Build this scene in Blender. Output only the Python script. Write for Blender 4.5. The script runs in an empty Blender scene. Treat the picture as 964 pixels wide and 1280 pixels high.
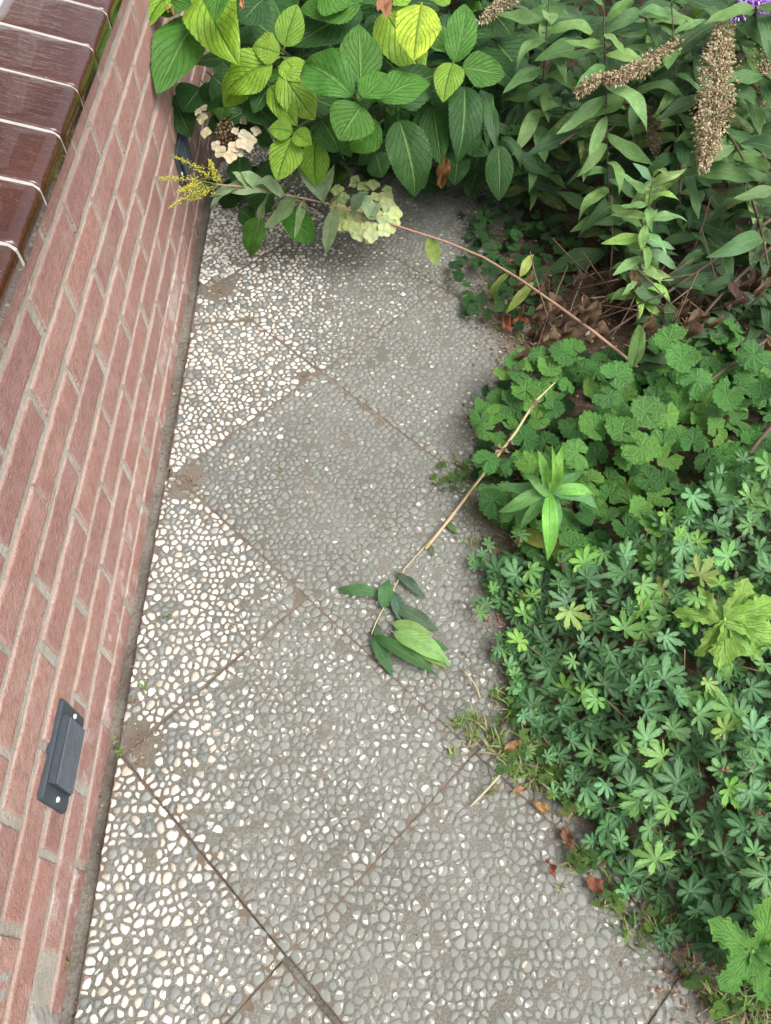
import bpy, math, random
import numpy as np
from mathutils import Vector, Matrix, noise
random.seed(7); rng = np.random.default_rng(11)
PI = math.pi; R_ = math.radians
sc = bpy.context.scene; C = sc.collection

# ------------------------------------------------------------------ camera, sky, sun, exposure
CAM = Vector((0.14635, -1.20776, 1.22460))
RIGHT = Vector((0.9999447, -0.0079274, -0.00691)); DOWN = Vector((-0.010436, -0.8290998, -0.5590032)); FWD = Vector((-0.0012976, 0.5590444, -0.8291367))
cam = bpy.data.cameras.new('camera'); co = bpy.data.objects.new('camera', cam); C.objects.link(co)
cam.sensor_fit = 'VERTICAL'; cam.sensor_height = 36; cam.lens = 945.1/1280*36; cam.clip_start = .02; cam.clip_end = 500
co.matrix_world = Matrix.Translation(CAM) @ Matrix((RIGHT, -DOWN, -FWD)).transposed().to_4x4()
sc.camera = co
SUN_EL, SUN_ROT = R_(58), R_(125)
w = bpy.data.worlds.new('World'); sc.world = w; w.use_nodes = True
nt = w.node_tree; nt.nodes.clear()
sky = nt.nodes.new('ShaderNodeTexSky'); sky.sky_type = 'NISHITA'; sky.sun_disc = False
sky.sun_elevation = SUN_EL; sky.sun_rotation = SUN_ROT; sky.air_density = 1.0; sky.dust_density = 6.0; sky.ozone_density = 1.0
hs = nt.nodes.new('ShaderNodeHueSaturation'); hs.inputs['Saturation'].default_value = .30
bg = nt.nodes.new('ShaderNodeBackground'); bg.inputs['Strength'].default_value = .15
wo = nt.nodes.new('ShaderNodeOutputWorld')
nt.links.new(sky.outputs[0], hs.inputs['Color']); nt.links.new(hs.outputs[0], bg.inputs[0]); nt.links.new(bg.outputs[0], wo.inputs[0])
sl = bpy.data.lights.new('sun', 'SUN'); sl.energy = 1.3; sl.angle = R_(40); sl.color = (1, .98, .95)
so = bpy.data.objects.new('sun', sl); C.objects.link(so)
sd = Vector((math.sin(SUN_ROT)*math.cos(SUN_EL), math.cos(SUN_ROT)*math.cos(SUN_EL), math.sin(SUN_EL)))
so.rotation_euler = sd.to_track_quat('Z', 'Y').to_euler(); so.location = sd*20
sc.view_settings.view_transform = 'Standard'; sc.view_settings.look = 'None'; sc.view_settings.gamma = 1; sc.view_settings.use_curve_mapping = False
sc.view_settings.exposure = 0.88

def at(u, v, z):                       # surveyed point: where the sight line through a measured spot meets height z
    d = RIGHT*((u-482)/945.1) + DOWN*((v-640)/945.1) + FWD
    return CAM + d*((z-CAM.z)/d.z)
def ppm(P): return 945.1/((P-CAM).dot(FWD))
def nz(x, y, z=0): return noise.noise(Vector((x, y, z)))
def rr(a, b): return random.uniform(a, b)

# ------------------------------------------------------------------ objects
def link(o, parent=None):
    C.objects.link(o)
    if parent is not None: o.parent = parent
    return o
def obj(name, mesh, parent=None, loc=None, mat=None):
    o = bpy.data.objects.new(name, mesh); link(o, parent)
    if loc is not None: o.location = loc
    if mat is not None and not mesh.materials: mesh.materials.append(mat)
    return o
def thing(name, label, cat, loc=(0, 0, 0), rotz=0, group=None):
    o = bpy.data.objects.new(name, None); o.empty_display_size = .05; link(o)
    o.location = loc; o.rotation_euler = (0, 0, rotz); tag(o, label, cat, group); return o
def tag(o, label=None, cat=None, group=None, kind=None):
    if label: o['label'] = label
    if cat: o['category'] = cat
    if group: o['group'] = group
    if kind: o['kind'] = kind
    return o

class MB:
    def __init__(s): s.v = []; s.f = []; s.uv = []; s.col = []; s.mi = []
    def add(s, vs, fs, uv=None, col=None, mi=0):
        k = len(s.v); s.v += [tuple(p) for p in vs]; s.f += [tuple(i+k for i in f) for f in fs]; s.mi += [mi]*len(fs)
        s.uv += (uv if uv else [(0.5, 0.5)]*len(vs)); s.col += [col if col else (1, 1, 1, 1)]*len(vs)
    def box(s, a, b, col=None, mi=0):
        x0, y0, z0 = a; x1, y1, z1 = b
        s.add([(x0,y0,z0),(x1,y0,z0),(x1,y1,z0),(x0,y1,z0),(x0,y0,z1),(x1,y0,z1),(x1,y1,z1),(x0,y1,z1)],
              [(3,2,1,0),(4,5,6,7),(0,1,5,4),(1,2,6,5),(2,3,7,6),(3,0,4,7)], col=col, mi=mi)
    def tube(s, pts, rad, n=6, col=None, mi=0, cap=True):
        pts = [Vector(p) for p in pts]; m = len(pts)
        rads = rad if isinstance(rad, (list, tuple)) else [rad]*m
        vs = []; fs = []; uv = []; ref = None
        for i, p in enumerate(pts):
            t = (pts[min(i+1, m-1)]-pts[max(i-1, 0)]).normalized()
            if ref is None: ref = t.orthogonal().normalized()
            ref = (ref - t*ref.dot(t)).normalized(); b = t.cross(ref)
            for k in range(n):
                a = 2*PI*k/n; vs.append(p + (ref*math.cos(a)+b*math.sin(a))*rads[i]); uv.append((i/max(1, m-1), k/n))
        for i in range(m-1):
            for k in range(n): fs.append((i*n+k, i*n+(k+1) % n, (i+1)*n+(k+1) % n, (i+1)*n+k))
        if cap: fs.append(tuple(range(n))[::-1]); fs.append(tuple((m-1)*n+k for k in range(n)))
        s.add(vs, fs, uv, col, mi)
    def mesh(s, name, mats=(), smooth=True):
        m = bpy.data.meshes.new(name); m.from_pydata(s.v, [], s.f)
        ul = m.uv_layers.new(name='UVMap'); li = np.empty(len(m.loops), np.int32); m.loops.foreach_get('vertex_index', li)
        ul.data.foreach_set('uv', np.array(s.uv, np.float32)[li].ravel())
        ca = m.color_attributes.new('col', 'FLOAT_COLOR', 'POINT'); ca.data.foreach_set('color', np.array(s.col, np.float32).ravel())
        for a in (mats if isinstance(mats, (list, tuple)) else [mats]): m.materials.append(a)
        if len(set(s.mi)) > 1: m.polygons.foreach_set('material_index', np.array(s.mi, np.int32))
        if smooth: m.polygons.foreach_set('use_smooth', np.ones(len(m.polygons), bool))
        m.update(); return m
    def build(s, name, mats, parent=None, loc=None, smooth=True):
        return obj(name, s.mesh(name, mats, smooth), parent, loc)

# ------------------------------------------------------------------ materials
class NT:
    def __init__(s, name):
        s.m = bpy.data.materials.new(name); s.m.use_nodes = True; s.t = s.m.node_tree; s.t.nodes.clear()
        s.out = s.t.nodes.new('ShaderNodeOutputMaterial')
    def n(s, typ, props=None, **kw):
        nd = s.t.nodes.new(typ)
        for k, v in (props or {}).items(): setattr(nd, k, v)
        for k, v in kw.items(): s.set(nd, k.replace('_', ' '), v)
        return nd
    def set(s, nd, key, v):
        sk = nd.inputs[int(key)] if key.isdigit() else nd.inputs[key]
        if isinstance(v, bpy.types.NodeSocket): s.t.links.new(v, sk)
        else: sk.default_value = v
    def math(s, op, a, b=None, clamp=False):
        nd = s.t.nodes.new('ShaderNodeMath'); nd.operation = op; nd.use_clamp = clamp
        s.set(nd, '0', a)
        if b is not None: s.set(nd, '1', b)
        return nd.outputs[0]
    def rng(s, v, a, b, c=0., d=1.):
        nd = s.t.nodes.new('ShaderNodeMapRange'); nd.interpolation_type = 'SMOOTHSTEP'
        s.set(nd, 'Value', v); s.set(nd, 'From Min', a); s.set(nd, 'From Max', b); s.set(nd, 'To Min', c); s.set(nd, 'To Max', d); return nd.outputs[0]
    def mix(s, f, a, b, bt='MIX'):
        nd = s.t.nodes.new('ShaderNodeMix'); nd.data_type = 'RGBA'; nd.blend_type = bt
        for sk, v in ((nd.inputs[0], f), (nd.inputs[6], a), (nd.inputs[7], b)):
            if isinstance(v, bpy.types.NodeSocket): s.t.links.new(v, sk)
            else: sk.default_value = v if not isinstance(v, tuple) or len(v) == 4 else (*v, 1)
        return nd.outputs[2]
    def noise(s, scale, co=None, detail=3., rough=.55, dist=0.):
        nd = s.n('ShaderNodeTexNoise', Scale=scale, Detail=detail, Roughness=rough, Distortion=dist)
        if co is not None: s.t.links.new(co, nd.inputs['Vector'])
        return nd.outputs['Fac']
    def pos(s): return s.n('ShaderNodeNewGeometry').outputs['Position']
    def objco(s): return s.n('ShaderNodeTexCoord').outputs['Object']
    def bump(s, h, dist, strength=1.):
        return s.n('ShaderNodeBump', Height=h, Distance=dist, Strength=strength).outputs[0]
    def prin(s, col, rough=.7, normal=None, spec=.5, **kw):
        p = s.n('ShaderNodeBsdfPrincipled')
        s.set(p, 'Base Color', col if isinstance(col, bpy.types.NodeSocket) else (*col, 1)); s.set(p, 'Roughness', rough); s.set(p, 'Specular IOR Level', spec)
        if normal is not None: s.set(p, 'Normal', normal)
        for k, v in kw.items(): s.set(p, k.replace('_', ' '), v)
        return p.outputs[0]
    def fin(s, sh): s.t.links.new(sh, s.out.inputs[0]); return s.m
def attr(M, name): return M.n('ShaderNodeAttribute', {'attribute_name': name})

def leaf_mat(name, nv=7., kv=.55, veincol=(.5, .55, .3), vein=.35, rough=.42, trans=.28, bump=.0012, polar=0, spots=0., spec=.5, yellow=None):
    M = NT(name); uv = M.n('ShaderNodeUVMap'); sp = M.n('ShaderNodeSeparateXYZ', Vector=uv.outputs[0])
    s, t = sp.outputs[0], sp.outputs[1]
    oi = M.n('ShaderNodeObjectInfo'); oc = oi.outputs['Color']; rnd = oi.outputs['Random']
    ob = M.n('ShaderNodeVectorMath', {'operation': 'ADD'}); M.t.links.new(M.objco(), ob.inputs[0])
    cr = M.n('ShaderNodeCombineXYZ', X=M.math('MULTIPLY', rnd, 37.), Y=M.math('MULTIPLY', rnd, 91.)); M.t.links.new(cr.outputs[0], ob.inputs[1])
    if polar:
        fr = M.math('FRACT', M.math('MULTIPLY', t, float(polar)))
        d = M.math('MULTIPLY', M.math('ABSOLUTE', M.math('SUBTRACT', fr, .5)), s)
        vm = M.math('MULTIPLY', M.rng(d, .02, .12, 1., 0.), M.rng(s, .95, .5))
        f2 = M.math('FRACT', M.math('SUBTRACT', M.math('MULTIPLY', s, 3.5), M.math('MULTIPLY', M.math('ABSOLUTE', M.math('SUBTRACT', fr, .5)), 3.)))
        v2 = M.math('MULTIPLY', M.rng(M.math('ABSOLUTE', M.math('SUBTRACT', f2, .5)), .28, .5), .6)
        vm = M.math('MAXIMUM', vm, v2)
    else:
        ta = M.math('ABSOLUTE', M.math('MULTIPLY', M.math('SUBTRACT', t, .5), 2.))
        mid = M.rng(ta, .02, .09, 1., 0.)
        f = M.math('FRACT', M.math('SUBTRACT', M.math('MULTIPLY', s, nv), M.math('MULTIPLY', M.math('POWER', ta, .8), nv*kv)))
        sec = M.rng(M.math('ABSOLUTE', M.math('SUBTRACT', f, .5)), .38, .5)
        vm = M.math('MAXIMUM', mid, M.math('MULTIPLY', sec, .6))
    nb = M.noise(9., ob.outputs[0], 3); nf = M.noise(60., ob.outputs[0], 2)
    base = M.mix(M.rng(nb, .3, .7), M.mix(1., oc, (.84, .88, .82), 'MULTIPLY'), M.mix(1., oc, (1.16, 1.12, 1.08), 'MULTIPLY'))
    if yellow: base = M.mix(M.math('MULTIPLY', M.rng(nb, .45, .75), .8), base, yellow)
    c = M.mix(M.math('MULTIPLY', vm, vein), base, veincol)
    if spots: c = M.mix(M.rng(M.noise(14., ob.outputs[0], 4), .66, .72, 0., spots), c, (.16, .075, .03))
    h = M.math('ADD', M.math('MULTIPLY', vm, -1.), M.math('MULTIPLY', nf, .5))
    nr = M.bump(h, bump)
    p = M.prin(c, M.rng(nf, .3, .7, rough-.06, rough+.1), nr, spec)
    tr = M.n('ShaderNodeBsdfTranslucent', Color=M.mix(1., c, (1.25, 1.3, .6), 'MULTIPLY'), Normal=nr)
    mx = M.n('ShaderNodeMixShader'); mx.inputs[0].default_value = trans
    M.t.links.new(p, mx.inputs[1]); M.t.links.new(tr.outputs[0], mx.inputs[2])
    return M.fin(mx.outputs[0])
def simple(name, col, rough=.8, var=.25, scale=30., bump=.001, objc=False, spec=.4):
    M = NT(name); p = M.objco(); n = M.noise(scale, p, 4)
    b = M.n('ShaderNodeObjectInfo').outputs['Color'] if objc else (*col, 1)
    c = M.mix(n, M.mix(1., b, (1-var,)*3, 'MULTIPLY'), M.mix(1., b, (1+var,)*3, 'MULTIPLY'))
    return M.fin(M.prin(c, rough, M.bump(n, bump), spec))
def vcol_mat(name, rough=.6, trans=0.):
    M = NT(name); a = attr(M, 'col').outputs['Color']
    c = M.mix(1., a, M.n('ShaderNodeObjectInfo').outputs['Color'], 'MULTIPLY')
    p = M.prin(c, rough, spec=.3)
    if trans:
        tr = M.n('ShaderNodeBsdfTranslucent', Color=c); mx = M.n('ShaderNodeMixShader'); mx.inputs[0].default_value = trans
        M.t.links.new(p, mx.inputs[1]); M.t.links.new(tr.outputs[0], mx.inputs[2]); p = mx.outputs[0]
    return M.fin(p)

def brick_mat():
    M = NT('brick_clay'); oi = M.n('ShaderNodeObjectInfo'); p = M.pos(); ob = M.objco()
    n1 = M.noise(7., p, 4); n2 = M.noise(70., p, 5, .7); n3 = M.noise(260., p, 2); n4 = M.noise(16., p, 5, .65)
    r = M.n('ShaderNodeValToRGB', Fac=oi.outputs['Random']); e = r.color_ramp.elements
    e[0].color = (.270, .146, .128, 1); e[1].color = (.405, .245, .200, 1)
    for q, cc in ((.2, (.345, .190, .158, 1)), (.45, (.375, .205, .165, 1)), (.55, (.300, .168, .148, 1)), (.8, (.370, .212, .176, 1))): x = e.new(q); x.color = cc
    c = M.mix(M.rng(n1, .35, .65, 0., .45), r.outputs[0], (.38, .235, .195))
    c = M.mix(M.rng(n2, .35, .75, 0., .55), c, (.20, .092, .080))
    c = M.mix(M.rng(n3, .70, .78, 0., .5), c, (.55, .42, .36))
    c = M.mix(M.rng(n4, .44, .72, 0., .32), c, (.45, .34, .30))           # lime haze
    sep = M.n('ShaderNodeSeparateXYZ', Vector=p)
    lowz = M.rng(sep.outputs[2], .10, .0)
    eff = M.math('MULTIPLY', M.rng(M.math('ADD', M.noise(22., p, 5, .7), M.math('MULTIPLY', M.noise(5., p, 2), .4)), .68, .86), M.rng(sep.outputs[2], .16, .04, .0, .6))
    c = M.mix(eff, c, (.56, .51, .49))
    uvn = M.n('ShaderNodeUVMap'); ed = M.n('ShaderNodeSeparateXYZ', Vector=uvn.outputs[0]).outputs[0]
    n5 = M.noise(48., p, 5, .7); n6 = M.noise(900., p, 2); n7 = M.noise(130., p, 4, .75)
    sm = M.rng(M.math('SUBTRACT', M.math('MULTIPLY', n5, 1.1), M.math('MULTIPLY', ed, 1.6)), .24, .44)
    c = M.mix(M.math('MULTIPLY', sm, .38), c, (.37, .335, .285))
    c = M.mix(M.rng(n7, .54, .76, 0., .38), c, (.20, .105, .09)); c = M.mix(M.rng(n6, .62, .72, 0., .5), c, (.46, .33, .28)); c = M.mix(M.rng(n6, .38, .30, 0., .5), c, (.15, .07, .06))
    h = M.math('ADD', M.math('ADD', M.math('MULTIPLY', n2, .7), M.math('MULTIPLY', n3, .5)), M.math('MULTIPLY', n7, .8))
    return M.fin(M.prin(c, .9, M.bump(h, .0028), .2))
def mortar_mat():
    M = NT('mortar'); p = M.pos(); n1 = M.noise(12., p, 4); n2 = M.noise(180., p, 4, .7); n3 = M.noise(40., p, 3)
    c = M.mix(M.rng(n1, .35, .65), (.335, .300, .25), (.415, .385, .335)); c = M.mix(M.rng(n2, .45, .75, 0., .6), c, (.20, .185, .16))
    c = M.mix(M.rng(n3, .64, .72, 0., .3), c, (.52, .50, .47))
    return M.fin(M.prin(c, .95, M.bump(M.math('ADD', n2, n3), .003), .2))
def tile_mat():
    M = NT('glazed_tile'); p = M.objco(); oi = M.n('ShaderNodeObjectInfo')
    v = M.n('ShaderNodeVectorMath', {'operation': 'MULTIPLY'}); M.t.links.new(M.pos(), v.inputs[0]); v.inputs[1].default_value = (30, 120, 30)
    n1 = M.noise(1., v.outputs[0], 3, .5); n2 = M.noise(14., M.pos(), 3); n3 = M.noise(420., M.pos(), 1)
    c = M.mix(n2, (.032, .009, .005), (.076, .021, .011)); c = M.mix(M.rng(n3, .72, .78, 0., .7), c, (.32, .2, .15))
    h = M.math('ADD', M.math('MULTIPLY', n1, 1.), M.math('MULTIPLY', M.noise(60., M.pos(), 2), .4))
    return M.fin(M.prin(c, .09, M.bump(h, .0022), .6, Coat_Weight=.65, Coat_Roughness=.03))
def pebble_mat():
    M = NT('pebble'); p = M.pos(); a = attr(M, 'col'); base = a.outputs['Color']; dirt = a.outputs['Alpha']
    uv = M.n('ShaderNodeUVMap'); sp = M.n('ShaderNodeSeparateXYZ', Vector=uv.outputs[0]); top = sp.outputs[0]
    n1 = M.noise(150., p, 2, .6); n2 = M.noise(420., p, 3, .6); n3 = M.noise(30., p, 3); n4 = M.noise(900., p, 2)
    f = M.math('ADD', M.math('MULTIPLY', dirt, .98), M.math('MULTIPLY', M.math('SUBTRACT', 1., top), .36))
    f = M.math('ADD', f, M.math('MULTIPLY', M.math('SUBTRACT', n1, .5), 1.6))
    cres = M.math('MULTIPLY', M.rng(sp.outputs[1], .72, .82), M.rng(n1, .30, .52))
    f = M.math('SUBTRACT', f, M.math('MULTIPLY', cres, .70))
    f = M.rng(M.math('ADD', f, M.math('MULTIPLY', M.math('SUBTRACT', n2, .5), .35)), .46, .62)
    film = M.mix(n3, (.140, .146, .126), (.188, .194, .173)); film = M.mix(M.rng(n2, .4, .7, 0., .5), film, (.220, .226, .205))
    c = M.mix(M.rng(n2, .35, .7, 0., .28), base, M.mix(1., base, (.72, .70, .66), 'MULTIPLY'))
    c = M.mix(M.math('MULTIPLY', f, .93), c, film)
    c = M.mix(M.rng(n4, .66, .74, 0., .35), c, (.08, .07, .06))
    return M.fin(M.prin(c, .62, M.bump(n2, .0006), .35))
def matrix_mat():
    M = NT('slab_cement'); p = M.pos(); n1 = M.noise(5., p, 4); n2 = M.noise(300., p, 4, .7); n3 = M.noise(45., p, 3)
    c = M.mix(M.rng(n1, .35, .65), (.148, .150, .131), (.196, .199, .180)); c = M.mix(M.rng(n2, .4, .7), M.mix(1., c, (.72, .70, .67), 'MULTIPLY'), M.mix(1., c, (1.3, 1.28, 1.22), 'MULTIPLY'))
    d = attr(M, 'col'); c = M.mix(d.outputs['Alpha'], c, M.mix(n3, (.105, .082, .060), (.19, .155, .118)))
    return M.fin(M.prin(c, .92, M.bump(n2, .0015), .2))
def soil_mat(name, a=(.045, .030, .020), b=(.115, .082, .055), sc_=90.):
    M = NT(name); p = M.pos(); n1 = M.noise(9., p, 4); n2 = M.noise(sc_, p, 5, .7); n3 = M.noise(420., p, 2)
    c = M.mix(M.rng(M.math('ADD', M.math('MULTIPLY', n1, .5), M.math('MULTIPLY', n2, .5)), .4, .62), a, b)
    c = M.mix(M.rng(n3, .62, .72, 0., .6), c, (.22, .18, .14))
    return M.fin(M.prin(c, .96, M.bump(n2, .006), .15))
MAT_BRICK, MAT_MORTAR, MAT_TILE, MAT_PEB, MAT_CEM = brick_mat(), mortar_mat(), tile_mat(), pebble_mat(), matrix_mat()
MAT_SOIL = soil_mat('soil'); MAT_DUST = soil_mat('joint_dirt', (.125, .113, .094), (.235, .220, .190), 160.)
MAT_GROUT = simple('grout', (.36, .34, .31), .85, .2, 60., .001)
MAT_WHITE = simple('white_paint', (.78, .80, .82), .3, .04, 8., .0002)
MAT_PLASTIC = simple('vent_plastic', (.042, .053, .064), .55, .35, 60., .0005)
MAT_RIB = simple('vent_rib', (.085, .100, .118), .5, .3, 80., .0004)
MAT_SCREW = simple('screw_metal', (.62, .62, .60), .4, .2, 200., .0003)
MAT_CEMENT = simple('cement_patch', (.30, .285, .26), .95, .3, 60., .004)
MAT_HYD = leaf_mat('hydrangea_leaf', 7., .55, (.26, .44, .14), .36, .46, .28, .0030, spec=.32, spots=.35)
MAT_HYDY = leaf_mat('hydrangea_leaf_pale', 8., .55, (.085, .24, .03), .75, .42, .35, .0030, spots=.35)
MAT_LANCE = leaf_mat('lance_leaf', 9., .35, (.32, .45, .22), .30, .52, .28, .0010, spec=.35)
MAT_LANCEY = leaf_mat('lance_leaf_yellowing', 9., .35, (.40, .42, .15), .3, .45, .3, .0010, spots=.6, yellow=(.36, .36, .06))
MAT_ROUND = leaf_mat('scalloped_leaf', polar=7, veincol=(.13, .28, .07), vein=.20, rough=.42, trans=.28, bump=.0042)
MAT_PALM = leaf_mat('palmate_leaf', polar=7, veincol=(.18, .34, .20), vein=.35, rough=.48, trans=.22, bump=.0006)
MAT_DRY = leaf_mat('dry_leaf', 7., .5, (.10, .055, .03), .4, .75, .12, .0012, spots=.3, spec=.2)
MAT_STEMG = simple('green_stem', (.12, .20, .07), .6, .3, 80., .0006, True)
MAT_TWIG = simple('twig_bark', (.20, .13, .08), .8, .35, 90., .001, True)
MAT_FLOW = vcol_mat('flower', .7, .25)
MAT_GRASS = vcol_mat('small_weed', .6, .25)
MAT_DEB = vcol_mat('debris', .9)

# ------------------------------------------------------------------ ground
def sheet(name, x0, x1, y0, y1, dx, zf, mat, kind='structure', holes=None):
    nx = max(2, int((x1-x0)/dx)+1); ny = max(2, int((y1-y0)/dx)+1); b = MB(); vs = []; fs = []
    for j in range(ny):
        for i in range(nx):
            x = x0+(x1-x0)*i/(nx-1); y = y0+(y1-y0)*j/(ny-1); vs.append((x, y, zf(x, y)))
    for j in range(ny-1):
        for i in range(nx-1): k = j*nx+i; fs.append((k, k+1, k+nx+1, k+nx))
    b.add(vs, fs); o = b.build(name, mat); tag(o, kind=kind); return o
S = .28284
g = sheet('ground', -200, 200, -200, 200, 20, lambda x, y: -.08, MAT_SOIL)
def wallx(y): return -.3225-.0215*(y+.42)
EDGE = [(-2.3, .70), (-1.3, .60), (-1.1, .545), (-1.0, .475), (-.9, .41), (-.75, .365), (-.5, .335), (-.3, .335), (-.1, .40), (.03, .435), (.15, .395), (.3, .385), (.6, .46), (3.3, .5)]
def edge_x(y):
    for (a, p), (c, q) in zip(EDGE, EDGE[1:]):
        if a <= y <= c: return p+(q-p)*(y-a)/(c-a)
    return .5
def bed_z(x, y):
    t = max(0, min(1, (x-edge_x(y)-.01-.03*nz(x*9, y*9, 40))/.09)); n = nz(x*6, y*6, 1)*.02+nz(x*25, y*25, 2)*.010+nz(x*70, y*70, 5)*.004
    return -.035 + t*.055 + n*(t*.9+.1) if y < 1.0 else max(-.035+t*.055+n, .0+n)
garden_bed = sheet('garden_bed', .31, 3.2, -2.2, 3.2, .018, bed_z, MAT_SOIL)
bed_back = sheet('garden_soil', -.33, .36, 1.06, 3.2, .02, lambda x, y: .012+nz(x*6, y*6, 1)*.02+nz(x*25, y*25, 2)*.01, MAT_SOIL)
# the path: bedding soil, diagonal slabs with exposed pebbles, dirt strip along the wall
def bedding_z(x, y):
    n = nz(x*30, y*30, 3)*.004+nz(x*90, y*90, 4)*.003
    if x < -.2965-.019*(y+.42): return -.016+n*1.5+.006*nz(x*8, y*8, 9)
    bb = (x+y)/(2*S); aa = (x-y)/(2*S)
    if aa > 1.0 and abs(bb+2.006) < .016+.006*(aa-1): return -.0022+n*.45-.007*min(1., (aa-1)/1.2)
    return -.0016+n*.45
path = sheet('path', -.36, .62, -2.0, 1.25, .0075, bedding_z, MAT_DUST)

def clip_poly(poly, ax, ay, c):        # keep ax*x+ay*y <= c
    out = []
    for k in range(len(poly)):
        p, q = poly[k], poly[(k+1) % len(poly)]; dp = ax*p[0]+ay*p[1]-c; dq = ax*q[0]+ay*q[1]-c
        if dp <= 0: out.append(p)
        if (dp < 0 < dq) or (dq < 0 < dp): t = dp/(dp-dq); out.append((p[0]+(q[0]-p[0])*t, p[1]+(q[1]-p[1])*t))
    return out
def dirtiness(x, y, slab_off):
    a = .225-.12*max(0., min(1., (y+.45)/.45)); d = (x+a+.05*nz(x*5, y*5, 7))/.17
    return max(0., min(1.35, min(1., d)+.10*nz(x*14, y*14, 8)+slab_off))
# node dirt spots: soil swept into slab corners
spots = [(at(272, 362, 0), .048), (at(234, 602, 0), .052), (at(174, 928, 0), .044), (at(380, 470, 0), .02)]
def soilspot(x, y):
    s = 0
    for P, r in spots: s = max(s, 1.15-math.hypot(x-P.x, y-P.y)/r)
    s = s+.5*nz(x*40, y*40, 12) if s > -.3 else 0
    s = max(s, (x-edge_x(y)+.035)/.10+.45*nz(x*22, y*22, 14)+.25*nz(x*70, y*70, 15)-.1)
    return max(0., min(1., s))
PAL = [((.62, .60, .55), 32), ((.58, .54, .475), 22), ((.52, .505, .475), 12), ((.54, .455, .375), 6), ((.205, .222, .208), 10), ((.165, .184, .184), 7), ((.29, .30, .28), 6), ((.35, .355, .32), 6), ((.42, .38, .32), 5)]
PALW = np.array([q for _, q in PAL], float); PALC = np.array([c for c, _ in PAL])*.98
slab_recs = []; all_pebs = []
def make_slab(i, j, tone=0., greyer=0., cut=None, name='paving_slab', shift=0.):
    cx, cy = (i+j+1)*S, (j-i)*S; h = S-.0010*1.414
    poly = [(cx-h, cy), (cx, cy-h), (cx+h, cy), (cx, cy+h)]
    poly = clip_poly(poly, -1, -.019, .2965+.019*.42); poly = clip_poly(poly, 1, 0, 2*S)
    if cut: poly = clip_poly(poly, *cut)
    jx, jy, jz, ja = rr(-.0025, .0025), rr(-.0025, .0025), rr(-.0015, .0015), R_(rr(-.35, .35))
    mx = sum(p[0] for p in poly)/len(poly); my = sum(p[1] for p in poly)/len(poly)
    def tf(x, y): dx, dy = x-mx, y-my; return (dx*math.cos(ja)-dy*math.sin(ja), dx*math.sin(ja)+dy*math.cos(ja))
    poly = [tf(*p) for p in poly]; ox, oy = mx+jx-shift*.707, my+jy-shift*.707
    n = len(poly); b = MB()
    def inset(d):
        out = []
        for k in range(n):
            p0, p1, p2 = Vector(poly[k-1]), Vector(poly[k]), Vector(poly[(k+1) % n])
            e1 = (p1-p0).normalized(); e2 = (p2-p1).normalized(); n1 = Vector((-e1.y, e1.x)); n2 = Vector((-e2.y, e2.x))
            m = (n1+n2); m = m/max(.2, m.dot(n1)); out.append(p1+m*d)
        return out
    # body with a chamfered top edge and a finely divided cement face
    rings = [[(*p, -.045) for p in poly], [(*p, -.0018) for p in poly], [(p.x, p.y, .0) for p in inset(.0012)]]
    vs = sum(rings, []); fs = []
    for q in range(2):
        for k in range(n): fs.append((q*n+k, q*n+(k+1) % n, (q+1)*n+(k+1) % n, (q+1)*n+k))
    fs.append(tuple(2*n+k for k in range(n)))
    b.add(vs, fs)
    # small cement face grid, 0.25 mm proud, carrying the dirt mask
    ip = inset(.0015); xs = [p.x for p in ip]; ys = [p.y for p in ip]; st = .012
    def inside(x, y, pl=ip):
        return all((pl[(k+1) % n].x-pl[k].x)*(y-pl[k].y)-(pl[(k+1) % n].y-pl[k].y)*(x-pl[k].x) > 0 for k in range(n))
    gx = np.arange(min(xs), max(xs)+st, st); gy = np.arange(min(ys), max(ys)+st, st); idx = {}
    for a_, X in enumerate(gx[:-1]):
        for c_, Y in enumerate(gy[:-1]):
            if all(inside(X+dx*st, Y+dy*st) for dx in (0, 1) for dy in (0, 1)):
                f = []
                for dx, dy in ((0, 0), (1, 0), (1, 1), (0, 1)):
                    k = (a_+dx, c_+dy)
                    if k not in idx:
                        wx, wy = ox+X+dx*st, oy+Y+dy*st; sp_ = soilspot(wx, wy); idx[k] = len(b.v)
                        b.v.append((X+dx*st, Y+dy*st, .0003+.0004*nz(wx*60, wy*60)+.0028*sp_)); b.uv.append((.5, .5)); b.col.append((1, 1, 1, sp_))
                    f.append(idx[k])
                b.f.append(tuple(f)); b.mi.append(0)
    o = b.build(name, MAT_CEM, path, (ox, oy, jz), smooth=False)
    # pebbles: packed cells with softened outlines
    P = []; pit = .0135
    x0, x1, y0, y1 = min(xs), max(xs), min(ys), max(ys)
    row = 0; y = y0
    while y < y1:
        x = x0+(pit/2 if row % 2 else 0)
        while x < x1:
            if random.random() > .10:
                q = (x+rr(-.36, .36)*pit, y+rr(-.36, .36)*pit)
                if inside(*q): P.append(q)
            x += pit
        y += pit*.87; row += 1
    P = np.array(P); N = len(P)
    if N < 4: return
    # relax
    for _ in range(2):
        D = P[:, None]-P[None]; d = np.hypot(D[..., 0], D[..., 1])+np.eye(N)
        push = np.clip(.0120-d, 0, None)/d*.35; np.fill_diagonal(push, 0)
        P = P+(push[..., None]*D).sum(1)
    keep = [inside(*q) for q in P]; P = P[keep]; N = len(P)
    wgt = rng.uniform(.001, .0098, N)
    D = P[None]-P[:, None]; d = np.hypot(D[..., 0], D[..., 1])+np.eye(N)*9
    K = min(14, N-1); nb = np.argsort(d, 1)[:, :K]
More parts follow.
